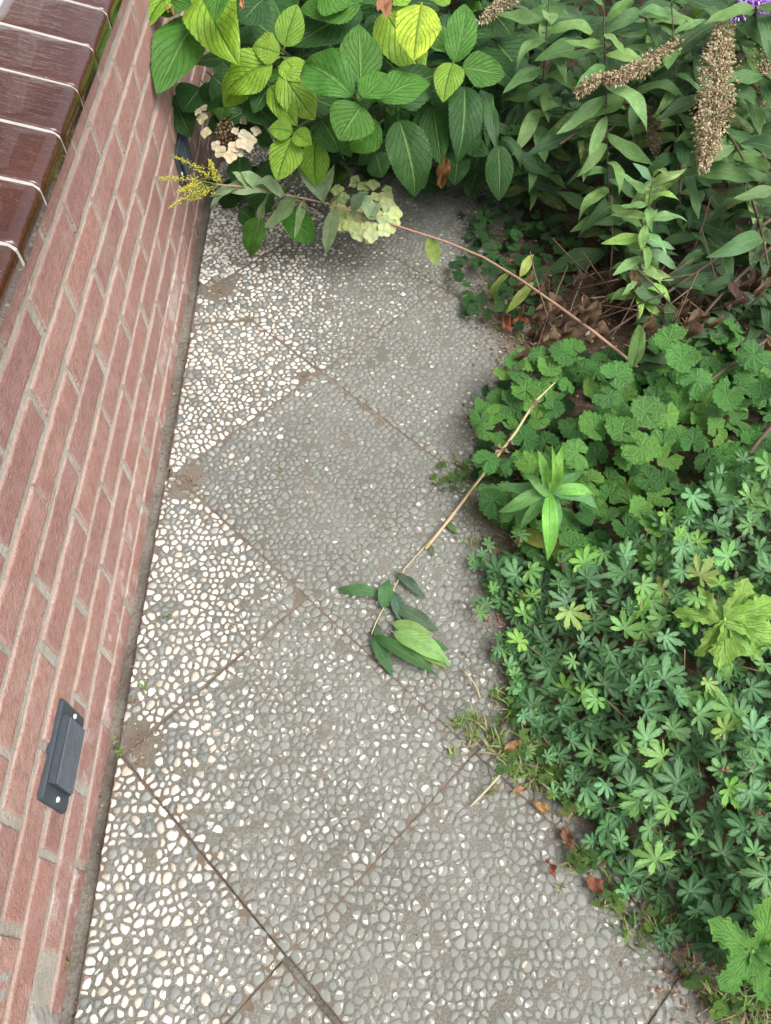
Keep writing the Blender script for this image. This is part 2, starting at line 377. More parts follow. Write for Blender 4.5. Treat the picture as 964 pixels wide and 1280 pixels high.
    dn = np.take_along_axis(d, nb, 1); phi = np.arctan2(np.take_along_axis(D[..., 1], nb, 1), np.take_along_axis(D[..., 0], nb, 1))
    hh = np.clip(dn/2+(wgt[:, None]**2-(wgt[nb])**2)/(2*dn), .002, None)
    A = 11; th = np.arange(A)*2*PI/A
    ep = [(Vector(ip[k]), (Vector(ip[(k+1) % n])-Vector(ip[k])).normalized()) for k in range(n)]
    eh = np.stack([(P[:, 0]-a.x)*-e.y+(P[:, 1]-a.y)*e.x for a, e in ep], 1)+.0015; ephi = np.array([math.atan2(-e.x, e.y) for a, e in ep])
    hh = np.concatenate([hh, np.clip(eh, .002, None)], 1); phi = np.concatenate([phi, np.repeat(ephi[None], N, 0)], 1)
    cosd = np.cos(th[None, None]-phi[..., None]); r = np.where(cosd > .08, hh[..., None]/np.clip(cosd, .08, None), 1.)
    r = (r**-7.).sum(1)**(-1/7.)
    # stretch
    ang = rng.uniform(0, PI, N); el = rng.uniform(.0, .22, N); r = r*(1+el[:, None]*np.cos(2*(th[None]-ang[:, None])))*rng.uniform(.93, 1.03, (N, A))
    wx = P[:, 0]+ox; wy = P[:, 1]+oy
    dirt = np.array([dirtiness(a, c, tone) for a, c in zip(wx, wy)])
    gap = .00005+.0012*(1-np.clip(dirt, 0, 1))+rng.uniform(0, .0006, N)
    r = np.clip(r-gap[:, None], .0022, .0125)
    pw = PALW.copy(); pw[4:8] *= (1+greyer*6); pw[:4] *= (1-min(1., greyer)*.85); pw /= pw.sum(); ci = rng.choice(len(PAL), N, p=pw)
    col = PALC[ci]*rng.uniform(.88, 1.1, (N, 1)); col = col*(1-.12*greyer)
    H = rng.uniform(.0016, .0034, N)*(1-.62*np.clip(dirt, 0, 1)); tl = rng.normal(0, .05, (N, 2))
    ss = np.array([soilspot(a, c) for a, c in zip(wx, wy)]); H = H-.0045*ss
    ddirt = np.clip(np.maximum(dirt*rng.uniform(.8, 1.08, N)+rng.normal(0, .12, N), ss*1.5), 0, 1.4)
    for k in range(N):
        if ss[k] > .85 or random.random() < .015: continue
        slab_recs.append(None)
        all_pebs.append((o, P[k], r[k], H[k], tl[k], (*col[k], ddirt[k]), th, (wx[k], wy[k])))
for i, j, tone, gr in [(-1+a, -1-a, -.12, 0) for a in (-1, 1, 2, 3)]: make_slab(i, j, tone, gr)
cl = (-.04, 1.0)  # crack across the upper wall-side triangle
p0, p1 = at(244, 406, 0), at(312, 400, 0); cn = Vector((-(p1.y-p0.y), p1.x-p0.x)).normalized(); cc = cn.x*p0.x+cn.y*p0.y
make_slab(-1, -1, -.15, 0, cut=(cn.x, cn.y, cc-.0015)); make_slab(-1, -1, -.15, 0, cut=(-cn.x, -cn.y, -cc-.0015))
make_slab(-2, 0, -.15, 0)
for i, j, tone, gr in ((-3, 2, .2, .3), (-2, 1, .15, .2), (-1, 0, .06, .08), (0, -1, .02, .95), (1, -2, .02, .06), (2, -3, .08, .10), (3, -4, .1, .1)): make_slab(i, j, tone, gr, shift=.0045 if (i, j) == (2, -3) else 0.)
for i, j, tone, gr in ((-2, 2, .3, .3), (-1, 1, .25, .2), (0, 0, .2, .18), (1, -1, .15, .12), (2, -2, .14, .15), (3, -3, .2, .2)): make_slab(i, j, tone, gr)
for i, j, tone, gr in ((-1, 2, .3, .3), (0, 1, .3, .3), (1, 0, .3, .3), (2, -1, .2, .3), (3, -2, .2, .3)): make_slab(i, j, tone, gr)

def peb_geo(r, H, tl, th):
    vs = []; A = len(th); t0 = rr(0, 6.28); am = rr(.25, 1.0)**.5; uv = []
    for f, zf in ((1., None), (.86, .45), (.5, .9)):
        for k in range(A):
            x, y = r[k]*f*math.cos(th[k]), r[k]*f*math.sin(th[k])
            vs.append((x, y, -.0012 if zf is None else H*zf+(tl[0]*x+tl[1]*y)*.8)); uv.append((0. if zf is None else (.5 if zf < .8 else .92), .5 if zf is None else .5+.5*am*(1. if f < .8 else .62)*(math.cos(th[k]-t0)*.5+.5)))
    vs.append((0, 0, H)); fs = []
    for q in range(2):
        for k in range(A): fs.append((q*A+k, q*A+(k+1) % A, (q+1)*A+(k+1) % A, (q+1)*A+k))
    for k in range(A): fs.append((2*A+k, 2*A+(k+1) % A, 3*A))
    uv.append((1., .5+.25*am))
    return vs, fs, uv
def peb_size(rec):
    P = Vector((*rec[7], 0)); d = P-CAM; dz = d.dot(FWD); u = 482+945.1*d.dot(RIGHT)/dz; v = 640+945.1*d.dot(DOWN)/dz
    s = float(rec[2].mean())*ppm(P); s *= (1.25-rec[5][3]*.5)
    return s if (0 < u < 964 and 0 < v < 1270 and u < 800) else 0
order = sorted(range(len(all_pebs)), key=lambda k: -peb_size(all_pebs[k])); big = set(order[:300])
per = {}
for k, rec in enumerate(all_pebs):
    o, P, r, H, tl, col, th, wxy = rec; vs, fs, tops = peb_geo(r, H, tl, th)
    if k in big:
        b = MB(); b.add(vs, fs, tops, col); b.build('pebble', MAT_PEB, o, (P[0], P[1], .0005))
    else:
        b = per.setdefault(o.name, (o, MB()))[1]; b.add([(v[0]+P[0], v[1]+P[1], v[2]+.0005) for v in vs], fs, tops, col)
for o, b in per.values(): tag(b.build('pebble_facing', MAT_PEB, o), kind='stuff')

# ------------------------------------------------------------------ house wall, brick by brick
YAW = math.atan(.0215); ORG = (-.3225, -.42, 0)
wall = thing('house_wall', 'red brick house wall in stretcher bond rising beside the pebble path', 'wall', ORG, YAW)
Z0, PT, BL = .03, .0665, .215
off = {-1: -.80, 0: -.70, 1: -.59, 2: -.469, 3: -.573, 4: -.508, 5: -.402, 6: -.515, 7: -.416, 8: -.30}
def brick_mesh(seed, L, H, D=.045):
    random.seed(seed); ny, nzv = max(3, int(L/.014)), 5; vs = []; fs = []; rd = .0028
    k1 = rr(-5, 5)
    def face(u, v):                      # u,v in 0..1 -> irregular outline
        y = -L/2+L*u; z = -H/2+H*v; eu = min(u, 1-u)*L; ev = min(v, 1-v)*H
        y += (nz(v*3+k1, u*2, seed*3.1)*.0022)*(1 if eu < .01 else 0); z += nz(u*9+k1, v*2, seed*1.7)*.0016
        e = min(eu, ev); x = -rd*max(0, 1-e/rd)**2*.5+nz(y*60, z*60, seed)*.0007+nz(y*14, z*14, seed+9)*.0012
        return x, y, z
    us = [0, .010, .03]+[k/ny for k in range(1, ny) if .03 < k/ny < .97]+[.97, .990, 1]; vvs = [0, .04, .12, .3, .5, .7, .88, .96, 1]
    nu, nv = len(us), len(vvs)
    for v in vvs:
        for u in us: vs.append(face(u, v))
    for a in range(nv-1):
        for c in range(nu-1): k = a*nu+c; fs.append((k, k+1, k+nu+1, k+nu))
    ring = [k for k in range(nu)]+[a*nu+nu-1 for a in range(1, nv)]+[(nv-1)*nu+c for c in range(nu-2, -1, -1)]+[a*nu for a in range(nv-2, 0, -1)]
    base = len(vs)
    for k in ring: vs.append((-D, vs[k][1], vs[k][2]))
    m = len(ring)
    for k in range(m): fs.append((ring[(k+1) % m], ring[k], base+k, base+(k+1) % m))
    uv = [(min(1., min(min(u, 1-u)*L, min(v, 1-v)*H)/.02), .5) for v in vvs for u in us]+[(0., .5)]*m
    b = MB(); b.add(vs, fs, uv); return b.mesh('brick', MAT_BRICK)
bmesh_full = [brick_mesh(s, BL-.0098, PT-.0112) for s in range(9)]
random.seed(21)
for k in range(-1, 9):
    zc = Z0+PT*(k+.5); y = off[k]+.42-BL*8
    while y < 3.0:
        yc = y+BL/2; wy = yc-.42
        skip = wy < -1.75 or (k in (0,) and abs(wy+1.235) < .06) or (k == 2 and -1.22 < wy < -1.14)
        if not skip:
            o = obj('brick', random.choice(bmesh_full), wall, (rr(-.0008, .0014), yc+rr(-.003, .003), zc+rr(-.0012, .0012)))
            o.rotation_euler = (R_(rr(-.35, .35)), R_(rr(-.8, .8)), R_(rr(-.25, .25)) + (PI if False else 0)); o.scale = (1, rr(.965, 1.004), rr(.96, 1.03))
        y += BL
def mortar_z(y, z):                    # joint face, slightly recessed, struck unevenly
    return -.0027+nz(y*30, z*30, 31)*.0010+nz(y*110, z*110, 32)*.0009+nz(y*9, z*9, 33)*.0008
b = MB(); ny, nzv = 620, 112; vs = []; fs = []
for a in range(nzv+1):
    for c in range(ny+1): y = -1.35+3.2*c/ny; z = -.06+.69*a/nzv; vs.append((mortar_z(y, z), y, z))
for a in range(nzv):
    for c in range(ny): k = a*(ny+1)+c; fs.append((k, k+1, k+ny+2, k+ny+1))
b.add(vs, fs); b.build('mortar_joints', MAT_MORTAR, wall)
b = MB(); b.box((-.30, -1.6, -.08), (-.012, 2.9, .627)); b.build('wall_core', MAT_MORTAR, wall, smooth=False)
# grey cement repairs low on the wall
def lump(name, pts, thick, mat, parent, seed=0, n=9):
    (y0, z0), (y1, z1) = pts; b = MB(); vs = []; fs = []
    for a in range(n+1):
        for c in range(n+1):
            u, v = a/n, c/n; e = min(u, 1-u, v, 1-v); y = y0+(y1-y0)*u+nz(u*4, v*4, seed)*.006; z = z0+(z1-z0)*v+nz(u*4, v*4, seed+5)*.006
            vs.append((-.006+(thick+.006)*min(1, e*5)+nz(u*6, v*6, seed+2)*.003*min(1, e*5), y, z))
    for a in range(n):
        for c in range(n): k = a*(n+1)+c; fs.append((k, k+n+1, k+n+2, k+1)[::-1])
    b.add(vs, fs); return b.build(name, mat, parent)
lump('cement_patch', ((-1.295+.42, -.02), (-1.18+.42, .092)), .004, MAT_CEMENT, wall, 3)
lump('cement_patch', ((-1.205+.42, .163), (-1.145+.42, .228)), .0005, MAT_CEMENT, wall, 8)

# ------------------------------------------------------------------ vents
def make_vent(y, z, label, loc=None):
    c, s = math.cos(YAW), math.sin(YAW); yl = y+.42
    v = thing('vent_cover', label, 'vent', (ORG[0]-s*yl+c*.0005, ORG[1]+c*yl, z), YAW, 'vent covers on the brick wall')
    L, Hh = .136, .088
    def rbox(name, x0, x1, y0, y1, z0, z1, bv=.0022, mat=MAT_PLASTIC, parent=v):
        b = MB(); n = 4; ring = []
        for (sy, sz, a0) in ((1, 1, 0), (-1, 1, 90), (-1, -1, 180), (1, -1, 270)):
            for q in range(n+1): a = R_(a0+90*q/n); ring.append(((y1 if sy > 0 else y0)-sy*bv*2+bv*2*math.cos(a), (z1 if sz > 0 else z0)-sz*bv*2+bv*2*math.sin(a)))
        m = len(ring); cy_, cz_ = (y0+y1)/2, (z0+z1)/2
        vs = [(x0, *p) for p in ring]+[(x1-bv, *p) for p in ring]+[(x1, p[0]-math.copysign(bv, p[0]-cy_), p[1]-math.copysign(bv, p[1]-cz_)) for p in ring]
        fs = [(q*m+k, q*m+(k+1) % m, (q+1)*m+(k+1) % m, (q+1)*m+k) for q in range(2) for k in range(m)]+[tuple(2*m+k for k in range(m))]
        b.add(vs, fs); return b.build(name, mat, parent, smooth=False)
    rbox('back_plate', -.001, .0065, -L/2, L/2, -Hh/2, Hh/2)
    # hood: raised shell, open at both ends, ribbed face
    b = MB(); y0, y1, z0, z1 = -.046, .046, -.034, .037
    prof = [(.006, z1), (.010, z1), (.0135, z1-.006), (.0135, z0+.004), (.0115, z0), (.006, z0)]
    vs = []; fs = []; m = len(prof)
    for yy in (y0, y1): vs += [(x, yy, zz) for x, zz in prof]
    for yy in (y0+.0001, y1-.0001): vs += [(max(.006, x-.0028), yy, max(z0+.0025, min(z1-.0025, zz))) for x, zz in prof]
    for k in range(m-1): fs.append((k, k+1, m+k+1, m+k)); fs.append((2*m+k, 2*m+k+1, k+1, k)); fs.append((m+k, m+k+1, 3*m+k+1, 3*m+k)); fs.append((3*m+k, 3*m+k+1, 2*m+k+1, 2*m+k))
    b.add(vs, fs); hood = b.build('hood', MAT_PLASTIC, v, smooth=False)
    for q in range(8):
        zz = z0+.0075+q*.0075; b = MB(); b.box((.0132, y0+.001, zz-.0017), (.0162, y1-.001, zz+.0017)); b.build('rib', MAT_RIB, hood, smooth=False)
    b = MB(); b.box((.0066, y0+.003, z0+.004), (.0095, y1-.003, z1-.004)); b.build('grille', simple('vent_dark', (.012, .014, .016), .8), v, smooth=False)
    for sy in (-1, 1):
        b = MB(); pts = [(0, 0, .0098)]; n = 10; f = []
        for q in range(n): a = 2*PI*q/n; pts.append((.0035*math.cos(a), .0035*math.sin(a), .0086))
        for q in range(n): a = 2*PI*q/n; pts.append((.0042*math.cos(a), .0042*math.sin(a), .0062))
        for q in range(n): f.append((0, 1+q, 1+(q+1) % n)); f.append((1+q, 1+n+q, 1+n+(q+1) % n, 1+(q+1) % n))
        b.add([(p[2], p[0]+sy*.0575, p[1]-.004) for p in pts], f); b.build('screw', MAT_SCREW, v)
    return v
make_vent(-.897, .163, 'dark ribbed plastic vent cover on brick wall in front, both screws showing')
make_vent(.535, .185, 'dark vent cover low on brick wall behind yellow flower plume and hydrangea')

# ------------------------------------------------------------------ sill and window
sill = thing('window_sill', 'sloping window sill of glazed dark brown tiles above the brick wall', 'window sill', (ORG[0], ORG[1], .628), YAW)
TP = .1225; slope = math.tan(R_(16)); XF, XB = .030, -.108
def tile_mesh(seed):
    b = MB(); wd = TP-.0060; prof = []; x0, x1 = XB, XF; rd = .015; zt = lambda x: .030+(XF-x)*slope
    prof.append((x0, zt(x0)-.024)); prof.append((x0, zt(x0)))
    for q in range(1, 10): x = x0+(x1-rd-x0)*q/9; prof.append((x, zt(x)))
    for q in range(1, 7): a = R_(90-16-(74)*q/6)+0; prof.append((x1-rd+rd*math.cos(a), zt(x1-rd)-rd*1.0+rd*math.sin(a)))
    prof.append((x1, .002)); prof.append((x1-.004, 0.)); prof.append((x1-.03, .004))
    ys = [-wd/2, -wd/2+.0015, -wd/2+.004]+[-wd/2+wd*q/6 for q in range(1, 6)]+[wd/2-.004, wd/2-.0015, wd/2]
    vs = []; fs = []; m = len(prof)
    for y in ys:
        e = min(y+wd/2, wd/2-y); dn = .0022*max(0, 1-e/.004)**2
        for x, z in prof: vs.append((x-dn*(.7 if x > XF-.006 else 0), y, z-dn+nz(x*20, y*20, seed)*.0005))
    for a in range(len(ys)-1):
        for c in range(m-1): k = a*m+c; fs.append((k, k+m, k+m+1, k+1)[::-1])
    fs.append(tuple(range(m))[::-1]); fs.append(tuple((len(ys)-1)*m+k for k in range(m)))
    b.add(vs, fs); return b.mesh('tile', MAT_TILE)
tms = [tile_mesh(s) for s in range(4)]
y = .0605-.007+.42-TP*12
for q in range(22):
    o = obj('tile', tms[q % 4], sill, (rr(-.001, .001), y+TP/2, rr(-.0006, .0006))); o.rotation_euler = (R_(rr(-.5, .5)), R_(rr(-.4, .4)), R_(rr(-.3, .3)))
    b = MB(); prof = [(XB, .004), (XB, .030+(XF-XB)*slope-.0016), (XF-.010, .030+.010*slope-.0022), (XF-.0025, .0232), (XF-.0018, .0005), (XF-.03, .003)]
    b.add([(x, yy, z) for yy in (y-.0033, y+.0033) for x, z in prof], [(k, k+1, 7+k, 6+k)[::-1] for k in range(5)]+[tuple(range(6)), tuple(range(6, 12))[::-1]])
    b.build('grout_line', MAT_GROUT, sill, smooth=False)
    y += TP
b = MB(); b.box((XB-.02, -1.5, .0005), (XF-.012, 2.2, .024)); b.build('mortar_bed', MAT_MORTAR, sill, smooth=False)
win = thing('window', 'white painted window frame standing behind the glazed tile sill', 'window', (ORG[0], ORG[1], .655), YAW)
for nm, a, c, mt in (('bottom_rail', (-.20, -1.6, 0), (-.112, 2.3, .075), MAT_WHITE), ('sash_rail', (-.185, -1.6, .0755), (-.128, 2.3, .14), MAT_WHITE), ('top_rail', (-.20, -1.6, 1.25), (-.112, 2.3, 1.33), MAT_WHITE), ('mullion', (-.192, -.25, .1405), (-.122, -.17, 1.2495), MAT_WHITE), ('mullion', (-.192, 1.1, .1405), (-.122, 1.18, 1.2495), MAT_WHITE)):
    b = MB(); b.box(a, c); b.build(nm, mt, win, smooth=False)
G = NT('window_glass'); MAT_GLASS = G.fin(G.prin((.02, .022, .025), .03, spec=.6))
for ya, yb in ((-1.6, -.251), (-.169, 1.099), (1.181, 2.3)):
    b = MB(); b.box((-.160, ya, .1405), (-.152, yb, 1.2495)); b.build('pane', MAT_GLASS, win, smooth=False)

# ------------------------------------------------------------------ leaf shapes (unit length, base at origin, tip at +x)
def blade(name, mat, wr, p, q, nL=20, nW=6, arch=.06, fold=.12, wave=0., teeth=0., quilt=0., nv=7, kv=.55, seed=0, twist=0., pet=.15, side=0.):
    random.seed(seed); b = MB(); pk = p/(p+q); mx = pk**p*(1-pk)**q; vs = []; uv = []; fs = []
    for i in range(nL+1):
        s = i/nL; wv = wr*(max(1e-4, s)**p*(max(1e-4, 1-s))**q/mx)
        if teeth and 0 < i < nL: wv *= 1+teeth*(1 if i % 2 else -1)
        for k in range(nW+1):
            t = -1+2*k/nW; y = wv*t+side*math.sin(s*PI)*.5
            z = arch*4*s*(1-s)+fold*abs(wv*t)*1.2-.4*fold*wv*t*t+wave*math.sin(s*11+t*2+seed)*wv*abs(t)*2
            if quilt: f = (s*nv-abs(t)**.8*nv*kv) % 1.; z += quilt*(.5-abs(f-.5))*2*min(1, 6*abs(t))*(1-abs(t)**3)*wv/wr-quilt*.4*max(0, 1-abs(t)*8)
            a = twist*(s-.3); y, z = y*math.cos(a)-z*math.sin(a), y*math.sin(a)+z*math.cos(a)
            vs.append((s, y, z)); uv.append((s, .5+.5*t))
    for i in range(nL):
        for k in range(nW): m = i*(nW+1)+k; fs.append((m, m+nW+1, m+nW+2, m+1)[::-1])
    b.add(vs, fs, uv)
    if pet: b.tube([(-pet, 0, -pet*.35), (-pet*.4, 0, -pet*.08), (.04, 0, .004)], [.013, .012, .010], 5)
    return b.mesh(name, mat)
def polar(name, mat, rf, spread, nth, nr=3, cup=.1, wave=.03, seed=0, pet=.5, ripple=0):
    b = MB(); vs = [(0, 0, 0)]; uv = [(0, .5)]; fs = []; random.seed(seed)
    for a in range(nth+1):
        f = a/nth; th = (f-.5)*spread; R = rf(f)
        for k in range(1, nr+1):
            q = k/nr; r = R*q; z = cup*r*r+wave*math.sin(th*3+seed)*q*q+wave*.6*math.sin(th*7+seed*2)*q*q - ripple*abs(((f*7) % 1)-.5)*q
            vs.append((r*math.cos(th), r*math.sin(th), z)); uv.append((q, f))
    for a in range(nth):
        m = 1+a*nr; fs.append((0, m, m+nr))
        for k in range(nr-1): fs.append((m+k, m+k+1, m+nr+k+1, m+nr+k))
    b.add(vs, fs, uv)
    if pet: b.tube([(0, 0, .0), (-pet*.25, .02, -pet*.5), (-pet*.3, 0, -pet*1.2)], [.020, .022, .026], 4)
    return b.mesh(name, mat)
def palm_r(jit):
    pts = [(0, 1), (.17, .80), (.34, .93), (.50, .68), (.64, .74), (.84, .42), (1, .30)]; Ls = [.62, .84, .95, 1, .95, .84, .62]
    def f(q):
        x = q*7; k = min(6, int(x)); d = abs(x-k-.5)*2; g = 0
        for (a, ga), (c, gc) in zip(pts, pts[1:]):
            if a <= d <= c: g = ga+(gc-ga)*(d-a)/(c-a); break
        return max(.16, Ls[k]*jit[k]*g)
    return f
def round_r(jit):
    def f(q):
        e = abs(q-.5)*2; r = .92-.12*math.cos(PI*e)+.05*math.cos(2*PI*e)
        if e > .86: r *= 1-(e-.86)/.14*.35
        return r*(1+.06*math.cos(2*PI*q*15))*(1+.10*math.cos(PI*e*1.0)**2*(1 if e < .5 else 0))*(1+jit*math.sin(q*9))
    return f
HYD = [blade('hydrangea_leaf', MAT_HYD, .30, .62, .90, 34, 12, (.03, .09, .13, .0, .06, .16)[s], (.14, .3, .05, .22, .1, .35)[s], (.03, .07, .05, .08, .04, .06)[s], .025, .020, 7, .55, s, rr(-.4, .4)) for s in range(6)]
HYDY = [blade('hydrangea_leaf', MAT_HYDY, .30, .62, .92, 34, 12, (.05, .10, .02)[s], (.12, .2, .05)[s], (.04, .06, .05)[s], .02, .022, 8, .55, s+10, .2) for s in range(3)]
LAN = [blade('lance_leaf', MAT_LANCE, .135, .75, 1.05, 16, 4, a, .35, .12, 0, 0, 7, .5, s+20, tw, .08) for s, (a, tw) in enumerate(((.06, .5), (.14, -.7), (.20, .9), (.03, -.2), (.24, -.3), (-.06, .4)))]
LANW = [blade('lance_leaf', MAT_LANCE, .185, .75, 1.0, 16, 4, a, .22, .08, 0, 0, 7, .5, s+30, tw, .08) for s, (a, tw) in enumerate(((.06, .3), (.12, -.4), (.10, .2)))]
LANY = [blade('lance_leaf', MAT_LANCEY, .16, .75, 1.0, 16, 4, a, .22, .08, 0, 0, 7, .5, s+40, tw, .08) for s, (a, tw) in enumerate(((.10, .5), (.16, -.5)))]
DRYM = [blade('dry_leaf', MAT_DRY, wv, .7, .9, 14, 6, a, fo, .5, 0, 0, 7, .5, s+50, tw, .06) for s, (wv, a, fo, tw) in enumerate(((.28, .12, .9, .6), (.2, -.1, 1.2, -1.0), (.34, .1, .5, .4), (.14, .2, 1.4, 1.6)))]
random.seed(3)
PALM = [polar('palmate_leaf', MAT_PALM, palm_r([rr(.85, 1.1) for _ in range(7)]), R_(300), 140, 3, cu, .07, s) for s, cu in enumerate((.20, -.25, .38, -.08, .5, -.4))]
RND = [polar('scalloped_leaf', MAT_ROUND, round_r(rr(-.10, .10)), R_(338), 66, 5, cu, .085, s, ripple=.17) for s, cu in enumerate((.25, -.34, .42, -.15, .12, -.4))]
IVY = [polar('small_round_leaf', MAT_ROUND, round_r(rr(-.05, .05)), R_(320), 30, 2, cu, .04, s+7, ripple=.05) for s, cu in enumerate((.1, -.15))]

def put(parent, mesh, base, tip, width=None, col=(1, 1, 1), up=(0, -.35, 1), name='leaf', ratio=None):
    base, tip = Vector(base), Vector(tip); X = tip-base; L = X.length; X.normalize(); h = Vector(up)+Vector((rr(-.2, .2), rr(-.2, .2), rr(-.1, .1)))
    Z = (h-X*h.dot(X)).normalized(); Y = Z.cross(X)
    sy = L if width is None else width/(2*ratio)
    o = bpy.data.objects.new(name, mesh); link(o, parent); o.color = (*col, 1)
    o.matrix_local = Matrix.Translation(base-parent.location) @ Matrix((X, Y, Z)).transposed().to_4x4() @ Matrix.Diagonal((L, sy, L, 1))
    return o
def disc(parent, mesh, pos, normal, az, r, col, name='leaf'):
    Z = Vector(normal).normalized(); X = Vector((math.cos(az), math.sin(az), 0)); X = (X-Z*X.dot(Z)).normalized(); Y = Z.cross(X)
    o = bpy.data.objects.new(name, mesh); link(o, parent); o.color = (*col, 1)
    o.matrix_local = Matrix.Translation(Vector(pos)-parent.location) @ Matrix((X, Y, Z)).transposed().to_4x4() @ Matrix.Scale(r, 4)
    return o
def jc(c, v=.2): k = rr(1-v, 1+v); return (c[0]*k*rr(.9, 1.1), c[1]*k, c[2]*k*rr(.85, 1.15))
def join_leaves(recs, name, parent, mat, kind='stuff'):    # many small leaves merged into one mesh; recs: (mesh, matrix)
    V = []; F = []; U = []; k = 0; Fi = []
    for me, mt in recs:
        n = len(me.vertices); a = np.empty(n*3, np.float32); me.vertices.foreach_get('co', a); a = a.reshape(-1, 3)
        M3 = np.array(mt)[:3]; V.append(a@M3[:, :3].T+M3[:, 3])
        uvl = np.zeros((n, 2), np.float32); ul = me.uv_layers[0]; ud = np.empty(len(me.loops)*2, np.float32); ul.data.foreach_get('uv', ud); li = np.empty(len(me.loops), np.int32); me.loops.foreach_get('vertex_index', li); uvl[li] = ud.reshape(-1, 2); U.append(uvl)
        for p in me.polygons: F.append(tuple(v+k for v in p.vertices))
        k += n
    m = bpy.data.meshes.new(name); m.from_pydata(np.concatenate(V).tolist(), [], F); ul = m.uv_layers.new(name='UVMap'); li = np.empty(len(m.loops), np.int32); m.loops.foreach_get('vertex_index', li)
    ul.data.foreach_set('uv', np.concatenate(U)[li].ravel()); m.materials.append(mat); m.polygons.foreach_set('use_smooth', np.ones(len(m.polygons), bool)); m.update()
    o = obj(name, m, parent); tag(o, kind=kind); return o
def frame(base, tip, up=(0, -.3, 1), wr=1.):
    base, tip = Vector(base), Vector(tip); X = tip-base; L = X.length; X.normalize(); h = Vector(up); Z = (h-X*h.dot(X)).normalized(); Y = Z.cross(X)
    return Matrix.Translation(base) @ Matrix((X, Y, Z)).transposed().to_4x4() @ Matrix.Diagonal((L, L*wr, L, 1))
#PLANTS
# ------------------------------------------------------------------ plants
random.seed(5)
def in_poly(x, y, P):
    c = False; n = len(P)
    for k in range(n):
        (x0, y0), (x1, y1) = P[k], P[k-1]
        if (y0 > y) != (y1 > y) and x < (x1-x0)*(y-y0)/(y1-y0)+x0: c = not c
    return c
def region(px, z): return [tuple(at(u, v, z)[:2]) for u, v in px]
def scatter(P, dmin, nmax, tries=6000):
    xs = [p[0] for p in P]; ys = [p[1] for p in P]; out = []
    for _ in range(tries):
        q = (rr(min(xs), max(xs)), rr(min(ys), max(ys)))
        if in_poly(*q, P) and all((q[0]-o[0])**2+(q[1]-o[1])**2 > dmin*dmin for o in out): out.append(q)
        if len(out) >= nmax: break
    return out
def bez(a, b, c, n=8):
    a, b, c = Vector(a), Vector(b), Vector(c); return [a*(1-t)**2+b*2*t*(1-t)+c*t*t for t in [k/n for k in range(n+1)]]
def rel(pts, o): return [Vector(p)-o.location for p in pts]

# ---- hydrangea
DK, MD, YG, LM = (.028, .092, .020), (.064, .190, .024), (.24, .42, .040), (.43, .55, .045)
hyd = thing('hydrangea_bush', 'leafy hydrangea bush with broad toothed leaves at the far end of the path', 'hydrangea', (.05, .85, .0))
HK = [  # base u,v  tip u,v  width px  z base, z tip, colour
 (247,22,196,118,56,.46,.40,MD),(222,-12,181,38,40,.50,.47,YG),(252,-8,299,82,66,.50,.45,YG),(350,66,316,58,34,.45,.46,YG),(356,58,372,5,34,.46,.52,YG),(357,74,379,103,34,.45,.43,YG),
 (340,76,282,116,50,.44,.38,YG),(353,90,394,150,46,.44,.38,YG),(338,108,372,158,30,.40,.38,YG),(366,172,346,226,40,.36,.30,YG),(366,165,335,162,28,.37,.37,YG),(368,166,390,181,24,.37,.36,YG),
 (395,176,396,233,36,.33,.24,YG),(390,158,410,185,26,.34,.30,MD),(452,4,375,12,52,.50,.48,MD),(452,12,366,58,54,.46,.42,DK),(451,104,449,30,52,.46,.53,MD),(441,121,380,80,52,.46,.47,MD),(436,112,384,74,46,.43,.43,DK),
 (453,122,484,92,34,.48,.50,MD),(452,132,424,176,56,.46,.42,MD),(474,154,438,188,44,.41,.36,MD),(474,124,538,104,42,.46,.46,MD),(478,128,545,92,50,.42,.41,DK),(482,14,530,92,62,.47,.41,YG),(527,6,517,76,54,.53,.52,LM),
 (568,78,582,5,38,.43,.50,MD),(566,79,554,128,35,.44,.41,YG),(578,84,632,94,40,.43,.41,MD),(499,150,519,247,51,.42,.30,DK),(580,108,571,204,42,.40,.30,DK),(540,128,552,207,36,.37,.30,DK),(520,142,536,160,34,.36,.33,DK),
 (556,60,530,30,30,.42,.44,MD),(540,0,562,-8,30,.5,.5,YG),(480,-8,520,-14,40,.5,.5,YG),(312,90,280,134,40,.40,.34,YG),(310,122,345,158,40,.36,.33,DK),(470,192,478,222,34,.33,.28,DK),(300,20,345,52,60,.40,.37,DK),(330,0,300,30,40,.46,.44,DK),
 (353,266,394,302,36,.14,.07,MD),(326,272,313,320,30,.15,.06,MD),(312,240,345,262,30,.17,.12,DK),(300,262,318,278,24,.14,.10,DK),(340,236,305,250,32,.20,.16,DK),(460,60,520,120,50,.36,.33,DK),(620,52,655,96,60,.36,.30,DK),(600,60,580,30,44,.38,.38,DK),(596,100,620,60,44,.34,.34,DK),
 (215,120,240,172,40,.30,.24,DK),(250,110,228,140,44,.33,.30,DK),(265,95,300,130,44,.36,.30,DK),(425,190,400,150,40,.34,.33,DK),(200,-5,240,6,46,.50,.50,MD),(285,-6,268,28,34,.55,.54,MD),(400,-10,436,8,50,.52,.50,MD),(610,10,640,46,40,.42,.38,DK),(552,180,590,150,36,.32,.30,DK)]
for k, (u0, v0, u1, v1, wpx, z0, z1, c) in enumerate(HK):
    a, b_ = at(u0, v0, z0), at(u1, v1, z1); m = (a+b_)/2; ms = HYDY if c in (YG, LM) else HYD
    put(hyd, random.choice(ms), a, b_, wpx/ppm(m)*1.08, jc(c, .15), (0, -.55, .85), 'leaf', .30)
